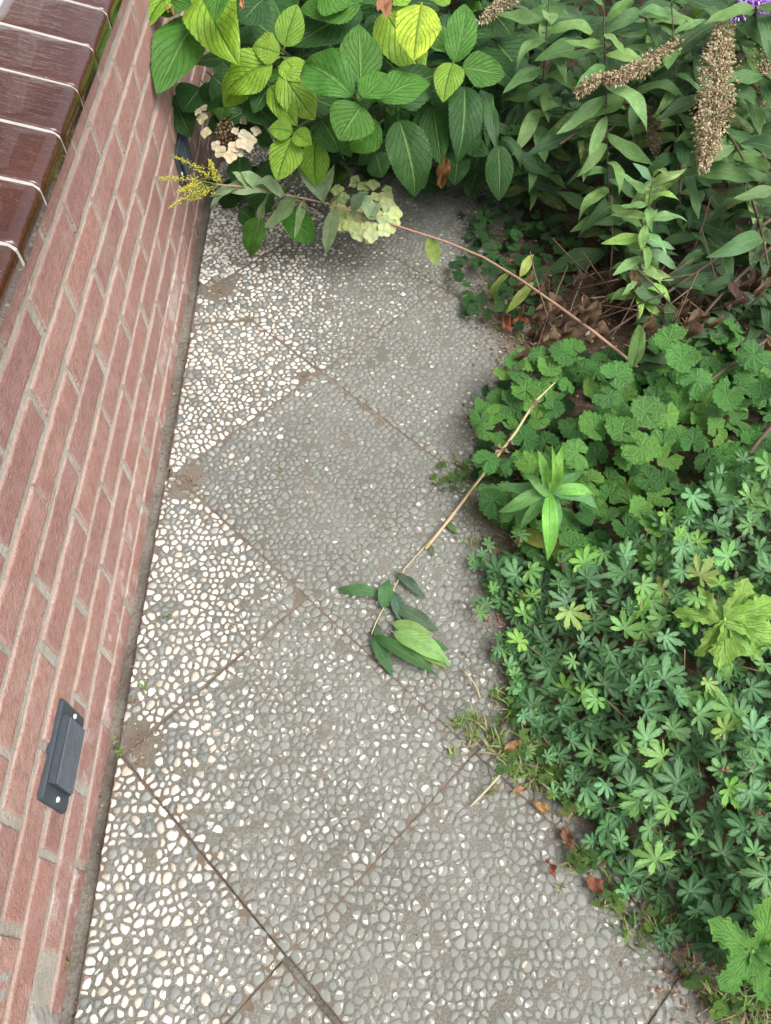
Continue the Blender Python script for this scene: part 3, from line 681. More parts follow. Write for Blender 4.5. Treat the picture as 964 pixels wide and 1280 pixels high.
for k in range(16):                                    # drooping skirt over the path end, added to deepen the shade below
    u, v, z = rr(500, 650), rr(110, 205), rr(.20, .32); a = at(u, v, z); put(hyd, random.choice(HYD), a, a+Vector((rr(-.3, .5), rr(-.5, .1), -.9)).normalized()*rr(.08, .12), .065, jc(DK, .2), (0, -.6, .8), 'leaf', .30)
for k in range(215):                                   # inner and hind foliage, mostly darker green to paint in the interior shade
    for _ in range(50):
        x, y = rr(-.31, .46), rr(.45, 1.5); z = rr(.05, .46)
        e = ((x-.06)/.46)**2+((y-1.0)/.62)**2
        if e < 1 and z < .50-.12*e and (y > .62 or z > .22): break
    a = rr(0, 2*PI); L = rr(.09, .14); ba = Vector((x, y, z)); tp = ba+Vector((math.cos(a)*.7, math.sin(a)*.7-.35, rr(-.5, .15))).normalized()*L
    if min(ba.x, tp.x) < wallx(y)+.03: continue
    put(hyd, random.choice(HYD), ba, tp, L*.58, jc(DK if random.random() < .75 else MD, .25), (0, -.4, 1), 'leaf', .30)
for (u, v, z) in ((352, 72, .43), (366, 168, .35), (448, 124, .44), (568, 82, .41), (520, 8, .48), (250, 10, .46), (420, 0, .48), (300, 150, .27), (455, 262, .12), (490, 140, .40), (340, 262, .14)):
    t = at(u, v, z); s0 = Vector((.05+rr(-.08, .08), .85+rr(-.06, .06), .0)); b = MB(); b.tube(rel(bez(s0, (s0*.4+t*.6)+Vector((0, .05, .10)), t), hyd), [.006, .006, .0055, .005, .005, .0045, .004, .0035, .003], 6)
    b.build('stem', MAT_STEMG, hyd).color = (.10, .13, .05, 1)
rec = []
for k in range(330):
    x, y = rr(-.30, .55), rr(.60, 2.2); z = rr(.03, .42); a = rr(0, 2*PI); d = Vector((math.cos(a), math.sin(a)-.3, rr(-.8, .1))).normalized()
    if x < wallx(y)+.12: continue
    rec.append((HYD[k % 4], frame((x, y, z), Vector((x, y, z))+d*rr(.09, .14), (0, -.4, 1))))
o = join_leaves(rec, 'inner_foliage', hyd, MAT_HYD); o.matrix_parent_inverse = Matrix.Translation(-hyd.location); o.color = (.026, .085, .020, 1)  # leaf colour kept dark, shade inside the bush painted in
def floret_mesh(seed, n=4):
    random.seed(seed); b = MB()
    for q in range(n):
        a0 = 2*PI*q/n+rr(-.2, .2); vs = []; fs = []; tilt = rr(.15, .5)
        for i in range(5):
            s = i/4; wv = .52*math.sin(PI*min(1, s*.82+.12))**.7
            for k in range(5):
                t = -1+k/2; x = s*.95; y = wv*t*(.25+.75*min(1, s*3)); z = tilt*s*.6-.25*s*s+.10*t*t
                vs.append((x*math.cos(a0)-y*math.sin(a0), x*math.sin(a0)+y*math.cos(a0), z))
        for i in range(4):
            for k in range(4): m = i*5+k; fs.append((m, m+5, m+6, m+1)[::-1])
        g_ = rr(.85, 1.1); b.add(vs, fs, col=(g_, g_, g_*.95, 1))
    b.tube([(0, 0, 0), (.05, .05, -.5), (.2, .1, -1.2)], .05, 4, col=(.35, .4, .25, 1)); return b.mesh('floret', MAT_FLOW)
FLO = [floret_mesh(s) for s in range(4)]
def crumbs(b, center, rad, n, size, cols, flat=1.):
    for _ in range(n):
        d = Vector((rr(-1, 1), rr(-1, 1), rr(-1, 1)*flat)); d = d if d.length <= 1 else d.normalized()*rr(.5, 1); c = Vector(center)+d*rad; s = size*rr(.6, 1.4)
        R = Matrix.Rotation(rr(0, 6), 3, Vector((rr(-1, 1), rr(-1, 1), rr(-1, 1)+.01)).normalized()); k = random.choice(cols); g_ = rr(.75, 1.25)
        b.add([c+R@Vector(q)*s for q in ((1, 0, 0), (-1, 0, 0), (0, .8, 0), (0, -.8, 0), (0, 0, .9), (0, 0, -.9))], [(0, 2, 4), (2, 1, 4), (1, 3, 4), (3, 0, 4), (2, 0, 5), (1, 2, 5), (3, 1, 5), (0, 3, 5)], col=(k[0]*g_, k[1]*g_, k[2]*g_, 1))
def flower_head(u, v, z, rad, lst, col, label):
    c = at(u, v, z); b = MB(); crumbs(b, (0, 0, 0), rad*.75, 160, .0035, [(.10, .055, .03), (.16, .10, .05), (.22, .20, .10)])
    h = b.build('flower_head', MAT_DEB, hyd, c-hyd.location); h['label'] = label
    for (du, dv, r) in lst:
        p = at(u+du, v+dv, z+.012+rr(-.006, .012)); n = Vector((du*.5, -dv*.5-25, 50)).normalized(); X = n.orthogonal().normalized(); Y = n.cross(X); o = bpy.data.objects.new('floret', random.choice(FLO)); link(o, h); o.color = (*jc(col, .12), 1)
        o.matrix_local = Matrix.Translation(p-c) @ Matrix((X, Y, n)).transposed().to_4x4() @ Matrix.Rotation(rr(0, 6), 4, 'Z') @ Matrix.Scale(.9*r/ppm(p), 4)
flower_head(284, 166, .30, .04, [(-31,-18,10),(-26,0,9),(-30,-30,8),(-36,-26,7),(-8,24,10),(4,30,10),(14,24,9),(22,4,10),(30,10,9),(18,14,9),(36,-2,8),(10,-2,6),(-14,16,8),(20,-14,6),(8,18,9),(26,18,8)], (.50, .455, .325), 'faded cream flower head')
ls = []
for q in range(16): a = 2*PI*q/16+rr(-.15, .15); ls.append((rr(26, 44)*math.cos(a), rr(24, 38)*math.sin(a), rr(7, 11)))
for q in range(34): a = rr(-.3, PI+.3); ls.append((rr(10, 42)*math.cos(a)+rr(-5, 5), rr(12, 44)*math.sin(a)+rr(-5, 5), rr(7, 12)))
for q in range(6): ls.append((rr(-30, 30), rr(-30, -6), rr(6, 9)))
flower_head(456, 260, .12, .045, ls, (.50, .58, .28), 'pale green flower head')
put(hyd, DRYM[0], at(557, 196, .22), at(552, 236, .16), 18/560, (.20, .09, .035), name='withered_leaf', ratio=.28)
for (a, b_, z) in (((300, 0), (310, 14), .52), ((330, 40), (338, 52), .47), ((478, 0), (484, 24), .5), ((208, 6), (218, 20), .5), ((372, 252), (382, 262), .2)): put(hyd, random.choice(DRYM), at(*a, z), at(*b_, z-.01), None, jc((.34, .17, .09)), name='withered_leaf')

# ---- tall leafy stems
GL, GM, GY = (.175, .315, .105), (.120, .240, .078), (.28, .36, .07)
def leafy_stem(name, label, cat, base, mid, tip, n, L, cols, group=None, drop=.35, meshes=None, scol=(.09, .07, .05), r0=.0032, start=.12):
    t = thing(name, label, cat, base, 0, group); pts = bez(base, mid, tip, 14); b = MB()
    b.tube(rel(pts, t), [r0*(1-.6*k/14) for k in range(15)], 6); st = b.build('stem', MAT_STEMG, t); st.color = (*scol, 1)
    for q in range(n):
        f = start+(1-start)*(q+.5)/n; p = pts[int(f*14)].lerp(pts[min(14, int(f*14)+1)], f*14 % 1); a = q*2.4+rr(-.4, .4); ln = L*rr(.75, 1.15)*(1-.35*max(0, f-.7)/.3)*(.7+.3*min(1, f*2))
        el = -drop+(.9+drop)*max(0, (f-.6)/.4)**2+rr(-.2, .15)
        d = Vector((math.cos(a), math.sin(a)*.8-.25, el)).normalized(); c = random.choice(cols); ms = LANY if (c == GY or f < .3 and random.random() < .5) else (meshes or LAN+LAN+LANW[:1])
        put(t, random.choice(ms), p, p+d*ln, None, jc(c, .18), (d.x*.2, -.45, 1))
    return t
leafy_stem('tall_leafy_stem', 'tall thin stem with drooping lance leaves right of the hydrangea', 'plant', at(662, 275, 0), at(676, 150, .28), at(688, -25, .52), 27, .125, [GL, GL, GM, GM], 'tall leafy stems', .42)
leafy_stem('tall_leafy_stem', 'tall dark stem with pointed leaves in front of brown seed heads', 'plant', at(762, 342, 0), at(760, 190, .30), at(754, -20, .55), 28, .125, [GL, GL, GM], 'tall leafy stems', .38, scol=(.075, .045, .04))
leafy_stem('tall_leafy_stem', 'slender leafy stem at upper edge right of the seed heads', 'plant', at(850, 320, 0), at(850, 170, .30), at(838, -20, .55), 20, .11, [GL, GM, GM], 'tall leafy stems', .35)
leafy_stem('pale_shoot', 'pale grey green shoot with star of pointed leaves before the dark bush', 'plant', at(796, 440, .02), at(796, 340, .14), at(817, 218, .33), 32, .088, [(.20, .36, .13), (.17, .33, .16), (.23, .42, .09), (.27, .40, .15)], None, .25, scol=(.12, .13, .07), start=.3)
ls_ = thing('leafy_rosette', 'young rosette of long pointed leaves above scalloped ground cover', 'plant', at(692, 650, .03))
b = MB(); b.tube(rel([at(692, 650, .03), at(690, 630, .10), at(688, 606, .17)], ls_), [.004, .0035, .003], 6); b.build('stem', MAT_STEMG, ls_).color = (.13, .24, .07, 1)
for (u, v, z, wpx, c) in ((624,606,.13,17,0),(622,640,.12,18,0),(650,662,.10,15,0),(684,702,.09,20,1),(742,618,.15,16,1),(748,640,.12,15,0),(704,556,.23,16,1),(672,562,.22,15,1),(730,590,.19,14,0),(650,594,.17,14,0),(700,660,.11,15,0),(690,555,.25,10,1)):
    a = at(688, 612+rr(-4, 10), .16); t = at(u, v, z); put(ls_, random.choice(LAN), a, t, wpx/ppm(t), jc([(.125, .30, .10), (.18, .42, .08)][c], .12), (0, -.4, 1), ratio=.135)
for (u0, v0, u1, v1) in ((690, 675, 716, 718), (690, 682, 640, 664), (700, 640, 722, 655)): put(ls_, random.choice(LANY), at(u0, v0, .06), at(u1, v1, .05), .03, jc((.24, .30, .05)), ratio=.16)

# ---- butterfly bush with seed heads
bud = thing('butterfly_bush', 'dark butterfly bush with brown seed heads filling the upper right corner', 'bush', (1.02, .85, .0))
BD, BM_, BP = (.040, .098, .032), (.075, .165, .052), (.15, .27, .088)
stems = []
for (u, v, z) in ((902, 30, .50), (850, 55, .46), (945, 8, .55), (964, 100, .45), (880, 130, .40), (640, 10, .40), (720, 60, .42), (800, 20, .50), (930, 200, .36), (980, 260, .33), (700, 180, .30), (850, 240, .28), (960, 330, .22), (780, 130, .38)):
    t = at(u, v, z); s0 = Vector((1.02+rr(-.12, .12), .85+rr(-.1, .1), 0)); pts = bez(s0, s0*.45+t*.55+Vector((0, .06, .14)), t, 12); stems.append(pts)
    b = MB(); b.tube(rel(pts, bud), [.006*(1-.6*k/12) for k in range(13)], 6); b.build('stem', MAT_TWIG, bud).color = (.085, .055, .035, 1)
for (p, q, r) in (((990, 405, .10), (910, 455, .09), (842, 512, .08)), ((990, 255, .22), (860, 350, .14), (740, 430, .04)), ((980, 520, .1), (930, 560, .1), (900, 640, .06)), ((975, 300, .2), (880, 380, .1), (840, 450, .03))):
    b = MB(); b.tube(rel(bez(at(*p), at(*q), at(*r)), bud), [.0042, .004, .004, .0036, .0035, .003, .003, .0026, .002], 6); b.build('stem', MAT_TWIG, bud).color = (.095, .065, .045, 1)
nl = 0
for pts in stems:
    for q in range(9):
        f = .35+.65*q/9; p = pts[int(f*12)]
        for sgn in (1, -1):
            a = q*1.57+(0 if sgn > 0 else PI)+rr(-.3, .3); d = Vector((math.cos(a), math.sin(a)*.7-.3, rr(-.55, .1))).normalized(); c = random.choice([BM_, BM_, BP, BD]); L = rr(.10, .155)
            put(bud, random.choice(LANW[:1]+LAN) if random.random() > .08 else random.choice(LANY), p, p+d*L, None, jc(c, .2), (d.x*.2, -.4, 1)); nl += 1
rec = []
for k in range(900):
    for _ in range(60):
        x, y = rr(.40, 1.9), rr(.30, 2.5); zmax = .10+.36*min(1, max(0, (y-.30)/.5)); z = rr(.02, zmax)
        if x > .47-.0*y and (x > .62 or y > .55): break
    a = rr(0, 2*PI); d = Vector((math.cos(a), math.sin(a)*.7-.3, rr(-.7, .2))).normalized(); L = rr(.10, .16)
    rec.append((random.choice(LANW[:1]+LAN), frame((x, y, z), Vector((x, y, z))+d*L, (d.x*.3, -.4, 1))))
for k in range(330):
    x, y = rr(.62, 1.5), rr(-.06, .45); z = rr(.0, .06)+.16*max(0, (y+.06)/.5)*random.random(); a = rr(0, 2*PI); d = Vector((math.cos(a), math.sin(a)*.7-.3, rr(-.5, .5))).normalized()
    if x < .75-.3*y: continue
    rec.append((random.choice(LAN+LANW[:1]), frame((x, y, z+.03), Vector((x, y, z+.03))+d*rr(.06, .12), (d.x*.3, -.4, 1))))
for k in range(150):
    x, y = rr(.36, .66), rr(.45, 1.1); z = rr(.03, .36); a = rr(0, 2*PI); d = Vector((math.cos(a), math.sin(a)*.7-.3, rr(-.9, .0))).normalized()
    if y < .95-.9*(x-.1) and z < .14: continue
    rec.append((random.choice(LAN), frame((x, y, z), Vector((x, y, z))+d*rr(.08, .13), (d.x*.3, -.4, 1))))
def tint_mat(base, name, col):
    m = base.copy(); m.name = name
    for nd in m.node_tree.nodes:
        if nd.type == 'OBJECT_INFO':
            for l in list(m.node_tree.links):
                if l.from_node == nd and l.from_socket.name == 'Color':
                    rgb = m.node_tree.nodes.get('tint') or m.node_tree.nodes.new('ShaderNodeRGB'); rgb.name = 'tint'; rgb.outputs[0].default_value = (*col, 1); ts = l.to_socket; m.node_tree.links.new(rgb.outputs[0], ts)
    return m
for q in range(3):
    o = join_leaves(rec[q::3], 'inner_foliage', bud, MAT_LANCE); o.matrix_parent_inverse = Matrix.Translation(-bud.location); o.color = (*[BD, (.055, .125, .040), (.034, .085, .028)][q], 1)  # inner leaves coloured darker to stand in for shaded gaps
def seed_head(pts, rads, n, cols, size, name='seed_head', label=None):
    P = [at(*p) for p in pts]; c0 = P[0]; b = MB(); b.tube([p-c0 for p in P], .0016, 5, col=(.10, .08, .05, 1)); m = len(P)-1
    for _ in range(n):
        f = rr(0, m-.001); k = int(f); p = P[k].lerp(P[k+1], f-k); r = rads[k]+(rads[k+1]-rads[k])*(f-k); d = Vector((rr(-1, 1), rr(-1, 1), rr(-1, 1))).normalized()*r*rr(.45, 1.12)*(1+.35*nz(p.x*60, p.y*60, p.z*60))
        c = p-c0+d; dn = (d.normalized()+Vector((0, 0, -.3))).normalized(); X = dn.orthogonal().normalized(); Y = dn.cross(X); s = size*rr(.7, 1.3); k_ = random.choice(cols); g_ = rr(.6, 1.35)
        b.add([c+dn*s*1.6, c-dn*s*.9, c+X*s*.7, c+Y*s*.7, c-X*s*.7, c-Y*s*.7], [(0, 2, 3), (0, 3, 4), (0, 4, 5), (0, 5, 2), (1, 3, 2), (1, 4, 3), (1, 5, 4), (1, 2, 5)], col=(k_[0]*g_, k_[1]*g_, k_[2]*g_, 1))
    o = b.build(name, MAT_DEB, bud, c0-bud.location, smooth=False)
    if label: o['label'] = label
SC = [(.36, .27, .165), (.46, .37, .24), (.25, .18, .105), (.50, .44, .27)]
seed_head([(903,36,.50),(898,80,.47),(893,130,.43),(886,175,.38),(879,212,.34)], [.020, .036, .039, .028, .010], 3000, SC, .0026)
seed_head([(848,56,.46),(815,76,.45),(780,96,.44),(756,100,.43)], [.014, .020, .018, .014], 1000, SC+[(.30, .17, .11)], .0026)
seed_head([(752,96,.43),(735,106,.42),(722,118,.40)], [.012, .014, .010], 420, SC, .0026)
seed_head([(650,-8,.46),(625,8,.45),(600,28,.43)], [.018, .016, .010], 520, SC, .0026)
seed_head([(962,60,.44),(958,90,.42),(958,126,.38)], [.028, .032, .014], 1100, SC, .0026)
seed_head([(790,130,.36),(815,150,.33),(820,190,.30)], [.018, .022, .010], 500, [(.10, .07, .04), (.14, .10, .06)], .0026)
seed_head([(985,-20,.52),(952,6,.51),(918,20,.50)], [.042, .036, .014], 2200, [(.42, .22, .62), (.52, .30, .72), (.36, .16, .55), (.60, .42, .78)], .0034, 'flower_spike', 'purple flower spike')
for k in range(95):                                       # withered leaves hanging under the bush
    u, v, z = rr(650, 964), rr(320, 455), rr(.02, .18); a = at(u, v, z)
    if v > 395+rr(0, 40): continue
    put(bud, random.choice(DRYM+[DRYM[1], DRYM[3], DRYM[3]]), a, a+Vector((rr(-.4, .4), rr(-.5, .1), -1)).normalized()*rr(.03, .075), None, jc(random.choice([(.09, .055, .036), (.12, .075, .048), (.07, .045, .033), (.17, .11, .07)])), name='withered_leaf')
for k in range(34):
    p, q = at(rr(660, 960), rr(360, 470), .02), at(rr(660, 960), rr(230, 400), rr(.12, .25)); b = MB(); d = q-p; q = p+d.normalized()*min(.28, d.length); b.tube(rel(bez(p, (p+q)/2+Vector((rr(-.03, .03), 0, 0)), q, 5), bud), .0016, 4); b.build('dry_stalk', MAT_TWIG, bud).color = (*jc((.13, .09, .06)), 1)

# ---- goldenrod stem bent across the path
gold = thing('goldenrod_stem', 'goldenrod stem with yellow flower tip leaning across the path onto the wall', 'flower', at(808, 468, .06))
GP = [(808,468,.06),(775,441,.10),(740,413,.125),(700,384,.125),(650,349,.12),(605,322,.12),(560,303,.12),(520,290,.13),(480,277,.14),(440,263,.17),(400,252,.20),(365,245,.22),(330,238,.245),(300,233,.26),(265,230,.275)]
pts = [at(*q) for q in GP]; b = MB(); b.tube(rel(pts, gold), [.0034*(1-.55*k/14) for k in range(15)], 7); st = b.build('stem', MAT_TWIG, gold); st.color = (.34, .21, .15, 1)
for (u0, v0, z0, u1, v1, z1, wpx) in ((405,253,.20,372,200,.26,17),(400,252,.20,418,205,.27,10),(412,256,.19,425,245,.22,9),(420,258,.18,408,318,.08,14),(370,246,.22,330,285,.14,16),(380,249,.21,368,298,.13,8),(345,241,.23,275,236,.25,18),(330,238,.24,300,215,.28,16),(355,243,.23,318,232,.26,16),(310,234,.25,290,215,.29,12),(300,233,.26,262,246,.24,9),(290,233,.26,262,262,.22,8),(440,264,.17,462,240,.2,14),(455,268,.16,478,255,.18,15),(338,240,.24,322,290,.13,8),(470,274,.15,440,246,.19,15),(538,296,.125,545,333,.06,14),(650,346,.12,668,318,.14,9),(640,340,.12,612,372,.04,7),(668,352,.12,632,392,.05,9)):
    a, t = at(u0, v0, z0), at(u1, v1, z1); put(gold, random.choice(LAN), a, t, 1.35*wpx/ppm(t), jc((.24, .34, .19) if u0 < 500 else (.30, .38, .10), .15), (0, -.3, 1), ratio=.135)
br = [((270,230,.275),(235,222,.29),(198,224,.29)),((275,231,.27),(255,212,.30),(215,194,.30)),((270,232,.27),(245,238,.27),(212,260,.26)),((280,232,.265),(268,222,.29),(262,200,.30)),((262,231,.27),(240,232,.28),(222,240,.27)),((275,231,.27),(250,245,.26),(238,250,.25))]
for p in br:
    P = bez(at(*p[0]), at(*p[1]), at(*p[2]), 8); b = MB(); c0 = P[0]; b.tube([q-c0 for q in P], .0010, 4, col=(.16, .24, .06, 1))
    for q in range(190):
        f = rr(.25, 1)*8; k = min(7, int(f)); c = P[k].lerp(P[k+1], f-k)-c0+Vector((rr(-1, 1), rr(-1, 1), rr(-.6, 1)))*.0115*(1.15-f/9); crumbs(b, c, .0001, 1, .0014, [(.66, .58, .06), (.52, .54, .07), (.74, .64, .09), (.36, .46, .09)])
    b.build('flower_spray', MAT_FLOW, gold, c0-gold.location, smooth=False)

# ---- broken twig lying on the path
tw = thing('broken_twig', 'broken pale twig with wilted green leaves lying on the path slabs', 'twig', at(535, 682, .0))
P = [at(*q) for q in ((694,478,.17),(668,503,.155),(645,540,.13),(625,566,.10),(602,596,.06),(575,632,.022),(550,664,.014),(532,686,.010))]; b = MB(); b.tube(rel(P, tw), [.0010, .0020, .0024, .0026, .0026, .0028, .0030, .0030], 7); b.build('stem', MAT_TWIG, tw).color = (.50, .37, .22, 1)
P = [at(*q) for q in ((566,640,.016),(556,654,.012),(545,668,.010),(530,684,.008),(505,712,.009),(486,748,.009),(470,778,.008),(464,794,.007))]; b = MB(); b.tube(rel(P, tw), .0012, 5); b.build('side_stem', MAT_TWIG, tw).color = (.42, .36, .20, 1)
for (u, v, z) in ((666, 504, .155), (636, 553, .117), (628, 562, .105), (620, 573, .09)):
    for q in range(3): a = at(u, v, z); put(tw, DRYM[3], a, a+Vector((rr(-1, 1), rr(-1, 1), rr(-.2, .4)))*.018, None, (.36, .27, .18), name='withered_leaf')
DG, PG, BG = (.055, .15, .05), (.20, .34, .12), (.075, .13, .085)
for (u0, v0, u1, v1, wpx, c, z0, z1) in ((476,742,421,736,15,DG,.010,.006),(479,761,486,724,20,DG,.008,.022),(496,716,533,749,13,BG,.008,.006),(492,757,549,789,20,BG,.010,.006),(492,740,500,780,18,BG,.006,.005),(490,779,540,792,17,PG,.016,.012),(492,790,565,833,27,PG,.022,.012),(505,800,563,812,15,DG,.012,.008),(467,794,548,846,18,DG,.010,.006),(465,796,491,846,18,DG,.008,.006),(470,778,478,822,11,BG,.005,.004),(500,802,560,836,12,(.22, .36, .06),.010,.008),(500,722,528,742,9,BG,.012,.01)):
    a, t = at(u0, v0, z0), at(u1, v1, z1); put(tw, random.choice(LANW), a, t, wpx/ppm(t), jc(c, .12), (0, -.1, 1), ratio=.185)
for (lab, u0, v0, u1, v1, wpx) in (('small loose green leaf on path beside the pale twig', 556,652,573,668,10), ('tiny dark green leaf on path just below the twig end', 536,678,543,697,5)):
    t = thing('loose_leaf', lab, 'leaf', at(u0, v0, .006), 0, 'loose green leaves on the path'); put(t, LANW[2], at(u0, v0, .006), at(u1, v1, .005), wpx/800, (.10, .19, .06), (0, 0, 1), 'blade', .185)

# ---- ground covers
rnd = thing('scalloped_ground_cover', 'patch of bright scalloped round leaves in the bed beyond the rosette', 'ground cover', at(770, 560, .0))
RP = [(598,505),(640,462),(700,445),(800,438),(905,410),(985,470),(990,600),(880,625),(820,690),(700,705),(640,650),(600,605)]
def cover_leaf(parent, meshes, q, z, r, col, tilt=.62): disc(parent, random.choice(meshes), (q[0], q[1], z), (rr(-tilt, tilt), rr(-tilt, tilt)-.28, 1), rr(0, 2*PI), r, jc(col, .2))
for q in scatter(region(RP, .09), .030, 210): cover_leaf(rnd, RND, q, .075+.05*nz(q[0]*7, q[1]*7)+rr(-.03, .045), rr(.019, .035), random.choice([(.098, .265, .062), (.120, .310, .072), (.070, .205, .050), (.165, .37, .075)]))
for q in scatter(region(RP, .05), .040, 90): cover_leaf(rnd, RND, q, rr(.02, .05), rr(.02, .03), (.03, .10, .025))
for (u, v, r) in ((770,475,.036),(805,520,.036),(760,500,.03),(740,540,.033),(850,455,.036),(870,480,.034),(835,430,.034),(720,570,.032),(800,565,.034),(775,545,.036),(940,450,.034),(905,500,.034)): P = at(u, v, .13); cover_leaf(rnd, RND, P, P.z+.012, r, (.12, .30, .07), .3)
put(rnd, HYD[1], at(790, 460, .12), at(800, 405, .15), .032, (.10, .20, .05), ratio=.3)

ivy = thing('creeping_ivy', 'creeping plant with small dark round leaves at the path edge', 'ground cover', at(620, 345, 0))
for q in scatter(region([(566,330),(600,262),(650,225),(720,300),(715,360),(680,395),(640,392),(612,402),(575,385)], .03), .020, 130): cover_leaf(ivy, IVY, q, rr(.015, .065), rr(.011, .019), random.choice([(.045, .130, .042), (.06, .165, .05), (.04, .11, .04)]), .4)
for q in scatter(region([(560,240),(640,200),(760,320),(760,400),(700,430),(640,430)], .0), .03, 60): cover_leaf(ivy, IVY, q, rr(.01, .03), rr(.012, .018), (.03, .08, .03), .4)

ger = thing('cranesbill_patch', 'dense patch of cranesbill with deeply cut star leaves at lower right', 'ground cover', at(820, 900, 0))
GPX = [(612,700),(645,665),(720,705),(790,690),(860,622),(964,590),(1060,700),(1080,1270),(960,1235),(880,1150),(815,1110),(765,1035),(730,960),(680,905),(645,820),(650,760)]
RG = region(GPX, .08)
def ger_h(x, y): return .032+.105*min(1, max(0, (x-edge_x(y)-.02)/.16))+.035*nz(x*6, y*6, 3)
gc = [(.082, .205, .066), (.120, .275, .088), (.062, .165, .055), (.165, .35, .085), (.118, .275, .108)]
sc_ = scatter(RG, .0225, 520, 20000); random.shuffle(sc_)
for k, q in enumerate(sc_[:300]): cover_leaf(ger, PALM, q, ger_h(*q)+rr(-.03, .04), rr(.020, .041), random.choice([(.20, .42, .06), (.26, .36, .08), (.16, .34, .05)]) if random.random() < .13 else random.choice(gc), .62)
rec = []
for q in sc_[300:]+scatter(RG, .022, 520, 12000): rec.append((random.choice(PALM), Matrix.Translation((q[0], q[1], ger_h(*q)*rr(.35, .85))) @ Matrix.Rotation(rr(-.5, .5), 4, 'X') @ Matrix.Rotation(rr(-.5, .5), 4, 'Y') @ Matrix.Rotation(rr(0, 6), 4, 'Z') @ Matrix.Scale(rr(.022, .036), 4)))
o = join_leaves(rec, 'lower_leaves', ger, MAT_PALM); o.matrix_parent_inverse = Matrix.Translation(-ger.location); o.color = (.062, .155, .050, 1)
b = MB()
for q in scatter(RG, .045, 120): 
    h = ger_h(*q); b.tube([(q[0], q[1], .0), (q[0]+rr(-.02, .02), q[1]+rr(-.02, .02), h*.6), (q[0]+rr(-.04, .04), q[1]+rr(-.04, .04), h)], .0011, 4, col=(.20, .14, .08, 1))
o = b.build('stems', MAT_DEB, ger); tag(o, kind='stuff'); o.matrix_parent_inverse = Matrix.Translation(-ger.location)
for k in range(7):
    q = random.choice(sc_); b = MB(); crumbs(b, (0, 0, 0), .004, 6, .003, [(.26, .10, .08), (.30, .15, .10), (.2, .07, .05)]); b.build('spent_flower', MAT_DEB, ger, Vector((q[0], q[1], ger_h(*q)+.012))-ger.location)
for (u, v) in ((600,760),(622,730),(640,840),(655,890),(690,940),(715,975),(735,1010),(750,1060),(790,1115),(640,860),(670,915),(592,700),(604,690),(632,800),(640,790),(612,712),(625,815),(648,870),(662,945),(700,985),(835,1175),(650,740),(655,760)):
    for _ in range(3): P = at(u+rr(-9, 9), v+rr(-9, 9), rr(.015, .04)); cover_leaf(ger, PALM, P, P.z, rr(.015, .022), random.choice(gc), .4)

LOBM = [blade('lobed_leaf', MAT_ROUND if False else MAT_HYD, .27, .7, .7, 15, 6, a, .15, .25, .16, .01, 5, .5, s+70, tw, .2) for s, (a, tw) in enumerate(((.08, .3), (.15, -.3), (.03, .1)))]
def rosette(name, label, cu, cv, z, tips, col, wr=.5):
    t = thing(name, label, 'plant', at(cu, cv, .0)); b = MB(); b.tube(rel([at(cu, cv, .0), at(cu, cv, z)], t), .004, 6); b.build('stem', MAT_STEMG, t).color = (*col, 1)
    for (u, v, dz) in tips: a = at(cu+rr(-5, 5), cv+rr(-5, 5), z); e = at(u, v, z+dz); put(t, random.choice(LOBM), a, e, (e-a).length*wr*rr(.85, 1.2), jc(col, .14), (0, -.4, 1), ratio=.27)
rosette('pale_lobed_plant', 'light yellow green plant with ragged lobed leaves amid the cranesbill', 905, 775, .185, [(840,766,-.02),(868,820,-.05),(898,850,-.07),(948,824,-.05),(985,800,-.02),(975,752,.0),(935,722,.02),(872,732,.0)], (.25, .43, .085), .36)
rosette('broad_lobed_plant', 'broad three lobed green leaves in the bottom right corner', 940, 1188, .10, [(884,1150,.02),(966,1118,.03),(900,1238,-.01),(995,1190,.02),(960,1255,-.02)], (.11, .27, .06), .5)

# ---- fallen dry leaves
DL = [(640,405,660,398,20,'curled brown dry leaf at the bed edge near creeping ivy',(.26,.12,.06)),(622,398,640,418,16,'reddish dry leaf on path edge just left of the curled brown one',(.28,.10,.05)),(735,395,762,384,26,'large rust brown dry leaf behind the goldenrod stem',(.24,.10,.05)),
 (660,418,690,424,18,'dark crumpled dry leaf below the curled brown leaf',(.13,.06,.04)),(680,452,702,440,13,'pale brown dry leaf touching the scalloped leaves',(.34,.20,.12)),(584,520,598,540,14,'dark brown dry leaf wedged under scalloped ground cover beside path',(.15,.08,.04)),
 (650,905,672,886,22,'pinkish brown dry leaf under the cranesbill edge halfway down',(.30,.16,.11)),(630,940,648,925,14,'tan curled dry leaf beside the diagonal slab joint',(.36,.22,.12)),(640,990,662,985,12,'small salmon coloured dry leaf on slab near cranesbill',(.42,.24,.15)),
 (668,1004,692,1016,16,'ochre dry leaf chip beside pale stick',(.40,.25,.11)),(704,1034,718,1068,20,'dark red brown dry leaf standing at the cranesbill edge',(.24,.10,.07)),(733,1098,760,1118,24,'reddish brown flat dry leaf lowest along the bed edge',(.25,.10,.07)),
 (682,1074,694,1098,9,'narrow folded brown dry leaf lying on the slab',(.24,.10,.06)),(838,1192,868,1200,18,'grey brown withered star leaf on slab near bottom corner',(.20,.13,.09)),(892,1170,905,1212,14,'orange brown dry leaf beside the broad lobed plant',(.32,.15,.06))]
for (u0, v0, u1, v1, wpx, lab, c) in DL:
    t = thing('dry_leaf', lab, 'dry leaf', at(u0, v0, .012), 0, 'fallen dry leaves along the bed edge'); put(t, random.choice(DRYM[:2]), at(u0, v0, .016), at(u1, v1, .014), wpx/780*.85, jc(c, .1), (rr(-.3, .3), -.2, 1), 'blade', .28)
